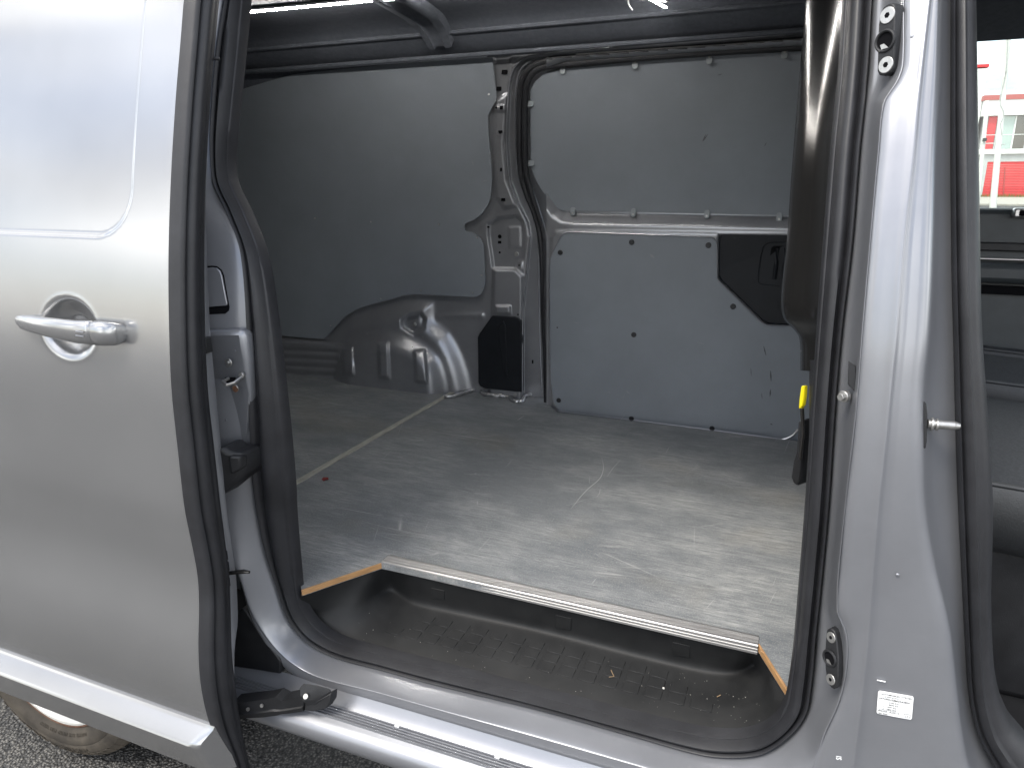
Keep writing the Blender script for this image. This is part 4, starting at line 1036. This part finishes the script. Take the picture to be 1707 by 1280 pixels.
# handle
def hsec(c, ry_, rz_, n=14):
    return [(c[0], c[1] + ry_ * math.copysign(abs(math.cos(t)) ** 0.8, math.cos(t)), c[2] + rz_ * math.copysign(abs(math.sin(t)) ** 0.75, math.sin(t))) for t in np.linspace(0, 2 * math.pi, n, False)]
def hp(x, y, off): return PD((x, y), off)
gr = []
for x, yt, yb2, off, ry_ in ((29, 531, 534, 0.004, 0.003), (32, 526, 542, 0.010, 0.008), (38, 525, 549, 0.016, 0.010), (55, 526, 555, 0.026, 0.012), (80, 529, 562, 0.035, 0.012), (105, 531, 568, 0.039, 0.012), (130, 533.5, 573, 0.038, 0.012), (150, 534, 575, 0.035, 0.012), (154, 534.5, 575.5, 0.034, 0.011), (155.5, 536, 574, 0.034, 0.008)):
    a, b2 = hp(x, yt, off), hp(x, yb2, off)
    gr.append(hsec(((a + b2) / 2), ry_, abs(a[2] - b2[2]) / 2))
gr = np.array(gr); gr = np.concatenate([gr, gr[:, :1]], 1)
hb_ = B().grid(gr); k = len(gr[0]) - 1
hb_.add(gr[0][:-1], [tuple(range(k))]); hb_.add(gr[-1][:-1], [tuple(range(k))])
hb_.build('handle_grip', 'paint', door, smooth=60)
gr = []
for x, yt, yb2, off, ry_ in ((157, 536, 574.5, 0.034, 0.008), (158.5, 534.5, 576, 0.034, 0.011), (175, 535.5, 576.5, 0.028, 0.014), (192, 538, 576, 0.018, 0.014), (202, 541, 572, 0.010, 0.012), (207, 545, 564, 0.004, 0.008), (209, 550, 558, 0.002, 0.004)):
    a, b2 = hp(x, yt, off), hp(x, yb2, off)
    gr.append(hsec(((a + b2) / 2), ry_, abs(a[2] - b2[2]) / 2))
gr = np.array(gr); gr = np.concatenate([gr, gr[:, :1]], 1)
hb_ = B().grid(gr); hb_.add(gr[0][:-1], [tuple(range(k))]); hb_.add(gr[-1][:-1], [tuple(range(k))])
hb_.build('handle_cap', 'paint', door, smooth=60)
for y in (552, 559):
    B().tube([hp(126, y, 0.0515), hp(139, y + 2, 0.0505)], 0.0009, 6).build('handle_mark', 'paint_jamb', door)
# lower arm of the door on its rail
arm = empty('door_arm', (0, 0, 0), van)
at = [(386, 1172), (440, 1166), (458, 1162), (464, 1165), (470, 1168), (500, 1162), (506, 1160)]; ab = [(386, 1198), (440, 1195), (455, 1193), (462, 1192), (470, 1190), (500, 1186), (506, 1185)]
ydp = [-0.065, -0.042, -0.036, -0.033, -0.030, -0.018, -0.016]
ft = [PY(p, y) for p, y in zip(at, ydp)]; fbm = [PY(p, y) for p, y in zip(ab, ydp)]
top_ = np.array([ft, [p + np.array([0.01, 0.03, 0.0]) for p in ft]])
B().grid(np.stack([np.array(ft) + np.array([0.0, 0.03, 0.002]), np.array(ft), lerp(ft, fbm, 0.62), lerp(ft, fbm, 0.68) + np.array([0, -0.004, 0]), np.array(fbm), np.array(fbm) + np.array([0, 0.03, 0])], 0)).build('arm_bar', 'black', arm, smooth=30)
B().prism([PY(p, y) for p, y in (((499, 1146), -0.012), ((506, 1138), -0.006), ((530, 1141), 0.002), ((550, 1147), 0.006), ((551, 1152), 0.004), ((536, 1160), -0.006), ((519, 1167), -0.014), ((506, 1169), -0.018), ((500, 1162), -0.016))], (0.004, 0.004, -0.014)).build('arm_bracket', 'black', arm, bevel=0.002)
B().prism([PY(p, y) for p, y in (((508, 1172), -0.014), ((535, 1164), -0.006), ((551, 1155), 0.002), ((550, 1170), -0.002), ((543, 1181), -0.008), ((522, 1186), -0.014), ((508, 1184), -0.016))], (0.004, 0.02, 0.0)).build('arm_roller', 'black', arm, bevel=0.002)
disc('arm_rivet', PY((510, 1160.5), -0.0165), (0, -0.7, 0.7), 0.006, 0.0025, 'steel', arm, bevel=0.0008)
for p in ((414, 1181), (437, 1175)):
    disc('arm_screw', PY(p, -0.055 if p[0] < 420 else -0.045), (0.2, -1, 0.2), 0.004, 0.003, 'steel', arm, n=8)

# ================================================================== cab seen through the open front door
YC = 1.80
WT, WBm = PY((1640, 60), YC)[2], PY((1660, 347), YC)[2]
fd = empty('driver_door', (0, 0, 0), van)
B().box((1.2, YC, (WBm + 0.25) / 2 ), (2.2, 0.08, WBm - 0.25)).build('door_card', 'card', fd, bevel=0.02)
B().box((1.2, YC + 0.0, (WT + 2.05) / 2), (2.2, 0.10, 2.05 - WT)).build('door_header', 'headlining', fd, bevel=0.015)
B().box((0.20, YC, 1.62), (0.30, 0.09, 0.9)).build('door_post', 'card', fd)
B().add([(0.3, YC + 0.02, WBm - 0.02), (2.3, YC + 0.02, WBm - 0.02), (2.3, YC + 0.02, WT + 0.02), (0.3, YC + 0.02, WT + 0.02)], [(0, 1, 2, 3)]).build('door_window', 'glass', fd, smooth=0)
yf = YC - 0.041
def dz(py): return PY((1670, py), yf)[2]
B().box((1.2, yf - 0.012, (dz(404) + dz(418)) / 2), (2.0, 0.03, dz(404) - dz(418))).build('card_groove', 'black', fd, bevel=0.004)
B().box((1.2, yf - 0.020, dz(431)), (2.0, 0.02, 0.006)).build('bright_strip', 'alu', fd, bevel=0.002)
B().box((1.2, yf - 0.035, (dz(436) + dz(470)) / 2), (2.0, 0.07, dz(436) - dz(470))).build('arm_rest', 'card', fd, bevel=0.02)
B().box((1.2, yf - 0.01, (dz(476) + dz(490)) / 2), (2.0, 0.02, dz(476) - dz(490))).build('card_pocket', 'hole', fd)
cg = PY((1697, 355), yf - 0.02)
B().box(cg + np.array([0.05, 0, 0.0]), (0.13, 0.03, 0.030)).build('lock_surround', 'alu', fd, bevel=0.006)
B().box(cg + np.array([0.055, -0.012, 0.0]), (0.11, 0.012, 0.018)).build('lock_recess', 'hole', fd, bevel=0.003)
cf_ = B().grid([[(x, y, z) for y, z in spline([(0.30, 1.90), (0.5, 2.0), (0.96, 2.03), (1.5, 1.98), (1.76, 1.88)], 4)] for x in (0.16, 0.9, 1.8)]).build('cab_roof_lining', 'headlining', van, smooth=60)
B().box((1.0, 0.96, 0.40), (2.0, 1.5, 0.04)).build('cab_floor', 'black', van)
B().box((0.75, 0.16, 0.47), (1.4, 0.08, 0.12)).build('cab_step', 'black', van, bevel=0.02)
B().box((XB + 0.045, 0.92, 1.30), (0.02, 1.3, 1.4)).build('cab_bulkhead', 'card', van)
def seat(name, ya, yb_s, ztop, side):
    s = empty(name, (0, 0, 0), van)
    n = 10
    gx_ = np.linspace(0.26, 0.86, 9); gy_ = np.linspace(0, 1, n)
    top = [[(x, ya + (yb_s - ya) * t, ztop - 0.05 * max(0, x - 0.3) - 0.020 * abs(2 * t - 1) ** 4 + 0.012 * math.cos((2 * t - 1) * 3.1)) for t in gy_] for x in gx_]
    B().grid(top).build('cushion_top', 'fabric', s, smooth=80)
    B().tube([(x, ya + 0.004, ztop - 0.05 * max(0, x - 0.3) - 0.032) for x in gx_], 0.006, 8).build('cushion_piping', 'vinyl', s)
    B().grid([[(x, ya + 0.004 - dy, ztop - 0.05 * max(0, x - 0.3) - 0.03 - dz_) for dy, dz_ in ((0, 0), (0.012, 0.02), (0.010, 0.07), (-0.01, 0.13), (-0.05, 0.16))] for x in gx_]).build('cushion_side', side, s, smooth=80)
    B().box((0.205, (ya + yb_s) / 2, ztop + 0.15), (0.04, abs(yb_s - ya) * 0.96, 0.5)).build('backrest', 'fabric', s, bevel=0.04, segs=3)
    B().box((0.55, (ya + yb_s) / 2, 0.59), (0.5, abs(yb_s - ya) * 0.8, 0.35)).build('seat_base', 'black', s, bevel=0.02)
    return s
zc = 0.945
def yat(py, z): return float(PZ((1680, py), z)[1])
seat('passenger_seat', yat(806, zc - 0.03), yat(640, zc), zc, 'vinyl')
seat('middle_seat', yat(620, zc), yat(578, zc + 0.01), zc + 0.01, 'vinyl')
seat('driver_seat', yat(562, zc + 0.02), yat(532, zc + 0.02), zc + 0.02, 'vinyl')

# ================================================================== outside, beyond the cab window
M['wall_white'] = mat('white_cladding', (0.72, 0.73, 0.72), 0.6, noise_amt=0.05, noise_scale=0.6)
M['wall_grey'] = mat('grey_render', (0.42, 0.43, 0.43), 0.7, noise_amt=0.08, noise_scale=0.8)
M['red'] = mat('red_shutter_paint', (0.55, 0.035, 0.04), 0.45, noise_amt=0.1, noise_scale=1.5)
M['redband'] = mat('faded_red_band', (0.36, 0.08, 0.07), 0.6)
M['pole'] = mat('white_pole_paint', (0.66, 0.66, 0.62), 0.5, noise_amt=0.06, noise_scale=3)
M['win'] = mat('pale_green_glass', (0.30, 0.38, 0.36), 0.08, 0.0, spec=0.8)
M['windark'] = mat('dark_window', (0.07, 0.06, 0.05), 0.1, spec=0.8)
M['pave'] = mat('concrete_pavement', (0.36, 0.34, 0.30), 0.85, noise_amt=0.15, noise_scale=1.5)
M['grass'] = mat('dry_verge_grass', (0.10, 0.13, 0.03), 0.9, col2=(0.26, 0.24, 0.09), noise_scale=2.0)
pb = PZ((1665, 330), GZ); YB = float(pb[1])
kerb = float(PZ((1665, 342), GZ)[1])
def bp(px, py): return PY((px, py), YB)
x0b = bp(1639, 250)[0]
xr = x0b + 46
pv = B().box((x0b + 12, (YB + kerb) / 2 - 0.5, GZ + 0.06), (90, YB - kerb + 3, 0.12)).build('pavement', 'pave'); tag(pv, kind='structure')
rnd = random.Random(5); gb = B()
for _ in range(1800):
    x = rnd.uniform(x0b - 4, x0b + 22); y = YB - rnd.uniform(0.5, 1.1); hh = rnd.uniform(0.15, 0.5); a = rnd.uniform(0, 6.28); w_ = 0.03
    dx, dy = w_ * math.cos(a), w_ * math.sin(a); lx, ly = rnd.uniform(-.12, .12), rnd.uniform(-.12, .12)
    gb.add([(x - dx, y - dy, GZ + 0.11), (x + dx, y + dy, GZ + 0.11), (x + lx, y + ly, GZ + 0.11 + hh)], [(0, 1, 2)])
tag(gb.build('verge_grass', 'grass', smooth=0), 'dry yellow green grass growing along the foot of the building', 'grass', kind='stuff')
bl = empty('commercial_building', (x0b + 10, YB, GZ + 0.12)); tag(bl, 'white commercial building with red roller shutters and a red roof band', 'building')
bl_off = np.array(bl.location)
def bbox(name, px0, py0, px1, py1, dep, m, front=0.0, x1=None, nm=None):
    z0 = PY((1665, py1), YB)[2]; z1 = PY((1665, py0), YB)[2]
    xa = PY((px0, (py0 + py1) / 2), YB)[0]; xb_ = x1 if x1 is not None else PY((px1, (py0 + py1) / 2), YB)[0]
    c = np.array([(xa + xb_) / 2, YB + dep / 2 - front, (z0 + z1) / 2])
    o = B().box(c - bl_off, (xb_ - xa, dep, z1 - z0)).build(name, m, bl, bevel=0.01); return o
bbox('upper_wall', 1639, 167, 0, 193, 12.0, 'wall_white', 0.30, xr)
bbox('roof_band', 1639, 159, 0, 167.3, 12.2, 'redband', 0.42, xr)
bbox('inner_wall', 1639, 192.5, 0, 249.5, 10.0, 'wall_grey', -0.6, xr)
bbox('balcony_ledge', 1633, 249, 0, 257, 1.2, 'wall_white', 0.35, xr)
bbox('lintel', 1636, 257.3, 0, 270, 8.0, 'wall_grey', 0.0, xr)
bbox('side_wall', 1634, 270, 1641, 333, 8.0, 'wall_grey', 0.02)
# first-floor panels and windows
for i in range(6):
    dxm = i * 6.2
    for name, a, b2, m, fr_ in (('red_panel', 1646, 1660, 'red', -0.35), ('window_pane', 1671, 1690, 'win', -0.45), ('dark_window_pane', 1692.5, 1712, 'windark', -0.45), ('window_frame', 1690, 1692.5, 'wall_white', -0.36), ('window_frame', 1661, 1663, 'wall_grey', -0.30)):
        o = bbox(name, a, 194, b2, 248, 0.25, m, fr_); o.location.x += dxm
hz0 = bp(1680, 225)[2]
B().box(np.array([(x0b + xr) / 2, YB - 0.2, hz0]) - bl_off, (xr - x0b, 0.06, 0.06)).build('handrail', 'wall_white', bl)
# roller shutters made of single slats
zt, zb_ = PY((1665, 269.5), YB)[2], GZ + 0.12
ns = 22
slat = None
for sx in range(3):
    xs0 = bp(1641.5, 300)[0] + sx * 7.4
    for i in range(ns):
        zc_ = zb_ + (zt - zb_) * (i + 0.5) / ns
        if slat is None:
            hh = (zt - zb_) / ns
            pr_ = [(0, -hh * 0.46), (-0.035, -hh * 0.2), (-0.035, hh * 0.2), (0, hh * 0.46), (0.04, hh * 0.46), (0.04, -hh * 0.46)]
            slat = B().prism([(0, y, z) for y, z in pr_], (6.8, 0, 0)).build('shutter_slat', 'red', bl, smooth=0)
            o = slat
        else:
            o = slat.copy(); COL.objects.link(o); o.parent = bl
        o.location = np.array([xs0, YB + 0.05, zc_]) - bl_off
    B().box(np.array([xs0 + 7.1, YB + 0.1, (zt + zb_) / 2]) - bl_off, (0.5, 0.3, zt - zb_)).build('shutter_pier', 'wall_grey', bl)
for (a, y0_, y1_) in ((1674, 280, 328), (1652, 300, 330)):
    p0, p1 = bp(a + 1, y0_), bp(a - 2, y1_)
    B().tube([p0 - bl_off + np.array([0, -0.1, 0]), p1 - bl_off + np.array([0, -0.1, 0])], 0.05, 8).build('down_pipe', 'redband', bl)
# neighbouring pale wall with red cap
nbx = bp(1631, 200)[0]
nbd = empty('pale_side_building', (nbx - 6, YB + 1, GZ + 0.12)); tag(nbd, 'pale building end wall topped with a short red cap', 'building')
no = np.array(nbd.location); zt2 = bp(1636, 111)[2]; zt3 = bp(1636, 106)[2]; xe2 = bp(1643, 150)[0]
B().box(np.array([(xe2 - 12 + xe2) / 2, YB + 6.9, (GZ + zt2) / 2]) - no, (12, 12, zt2 - GZ - 0.25)).build('end_wall', 'wall_white', nbd)
B().box(np.array([xe2 - 6, YB + 6.9, (zt2 + zt3) / 2]) - no, (12.2, 12.2, zt3 - zt2)).build('red_cap', 'red', nbd)
# masts
mb0 = PZ((1655, 347), GZ); ym = float(mb0[1]); mt = PY((1683, 40), ym)
mast = empty('white_mast', tuple(mb0)); tag(mast, 'tall slightly leaning white mast standing before the red shutters', 'mast')
B().cyl((0, 0, 0), mt - mb0, 0.21, 0.15, 16).build('mast_tube', 'pole', mast)
B().tube([PY(p, ym - 0.2) - mb0 for p in spline([(1680, 62), (1677, 120), (1667, 170), (1674, 190), (1668, 207), (1671, 225)], 4)], 0.025, 6).build('mast_cable', 'wall_grey', mast)
B().box((PY((1668, 241), ym) - mb0), (0.5, 0.3, 0.05)).build('mast_bracket', 'wall_grey', mast)
sb0 = PZ((1629, 344), GZ); st0 = PY((1646, 168), float(sb0[1]))
post = empty('white_camera_post', tuple(sb0)); tag(post, 'shorter white post with small dark camera box beside the leaning mast', 'post')
B().cyl((0, 0, 0), st0 - sb0, 0.15, 0.13, 14).build('post_tube', 'pole', post)
cb = PY((1640.5, 233.5), float(sb0[1])) - sb0
B().box(cb + np.array([0, -0.2, 0]), (0.25, 0.3, 0.22)).build('camera_box', 'black', post, bevel=0.03)
B().box(cb + np.array([0.25, -0.1, -0.25]), (0.8, 0.06, 0.06)).build('cross_bar', 'pole', post)

# ================================================================== loose things lying about
def leaf(c, pts, m, name, label, cat):
    v = [(c[0] + a, c[1] + b2, c[2] + z) for a, b2, z in pts]
    n = len(v)
    o = B().prism(v, (0, 0, 0.0012)).build(name, m, None, smooth=0)
    return tag(o, label, cat)
leaf(PZ((542, 799), FZ + 0.0006), [(-.009, -.006, 0), (0, -.010, .001), (.004, -.014, 0), (.007, -.004, .003), (.013, 0, .001), (.006, .008, .004), (-.003, .009, .002), (-.010, .004, .003)], 'red_bit', 'dried_petal', 'small dried dark red petal on the cargo floor by the joint strip', 'petal')
s_ = lambda p: tread_hit(ray(p)) + np.array([0, 0, 0.0030])
tw = B().tube([s_((1018.5, 1118)), s_((1021, 1124)), s_((1023.5, 1129))], 0.0009, 6); tw.tube([s_((1023.5, 1129)), s_((1015, 1130))], 0.0007, 6)
tag(tw.build('dry_twig', 'straw'), 'tiny forked dry twig lying on the black step tread', 'twig')
tag(B().tube([s_((1195, 1163)), s_((1201, 1160))], 0.0010, 6).build('dry_twig', 'straw'), 'short pale straw beside the end of the step tread pattern', 'twig')
pe = B(); c = s_((1106, 1148.5))
for la in range(6):
    pass
pe.grid([[c + 0.0026 * np.array([math.cos(a) * math.sin(t), math.sin(a) * math.sin(t), math.cos(t) * 0.8]) * (1 + 0.15 * noise.noise(Vector((a * 2, t * 3, 0)))) for a in np.linspace(0, 2 * math.pi, 11)] for t in np.linspace(0, math.pi, 7)])
tag(pe.build('white_pebble', 'crumb'), 'small round white pebble on the black step tread', 'pebble')
gr_ = B(); rnd = random.Random(11)
for _ in range(100):
    x = rnd.uniform(560, 1290) if rnd.random() < 0.6 else rnd.gauss(1170, 80)
    lo_, hi_ = 1050 + (x - 800) * 0.235, 1118 + (x - 800) * 0.235
    y = rnd.uniform(lo_ - 8, hi_)
    if x > 1285 or x < 560 or y > 1205: continue
    c = tread_hit(ray((x, y)))
    if c is None: continue
    c = c + np.array([0, 0, 0.0008]); r = rnd.choice([0.0004, 0.0004, 0.0005, 0.0008])
    v = [c + r * np.array(d) * rnd.uniform(0.7, 1.3) for d in ((1, 0, 0), (-1, 0, 0), (0, 1, 0), (0, -1, 0), (0, 0, 1), (0, 0, -1))]
    gr_.add(v, [(0, 2, 4), (2, 1, 4), (1, 3, 4), (3, 0, 4), (2, 0, 5), (1, 2, 5), (3, 1, 5), (0, 3, 5)])
tag(gr_.build('grit', 'crumb', smooth=0), 'fine pale grit scattered over the black step tread', 'grit', kind='stuff')
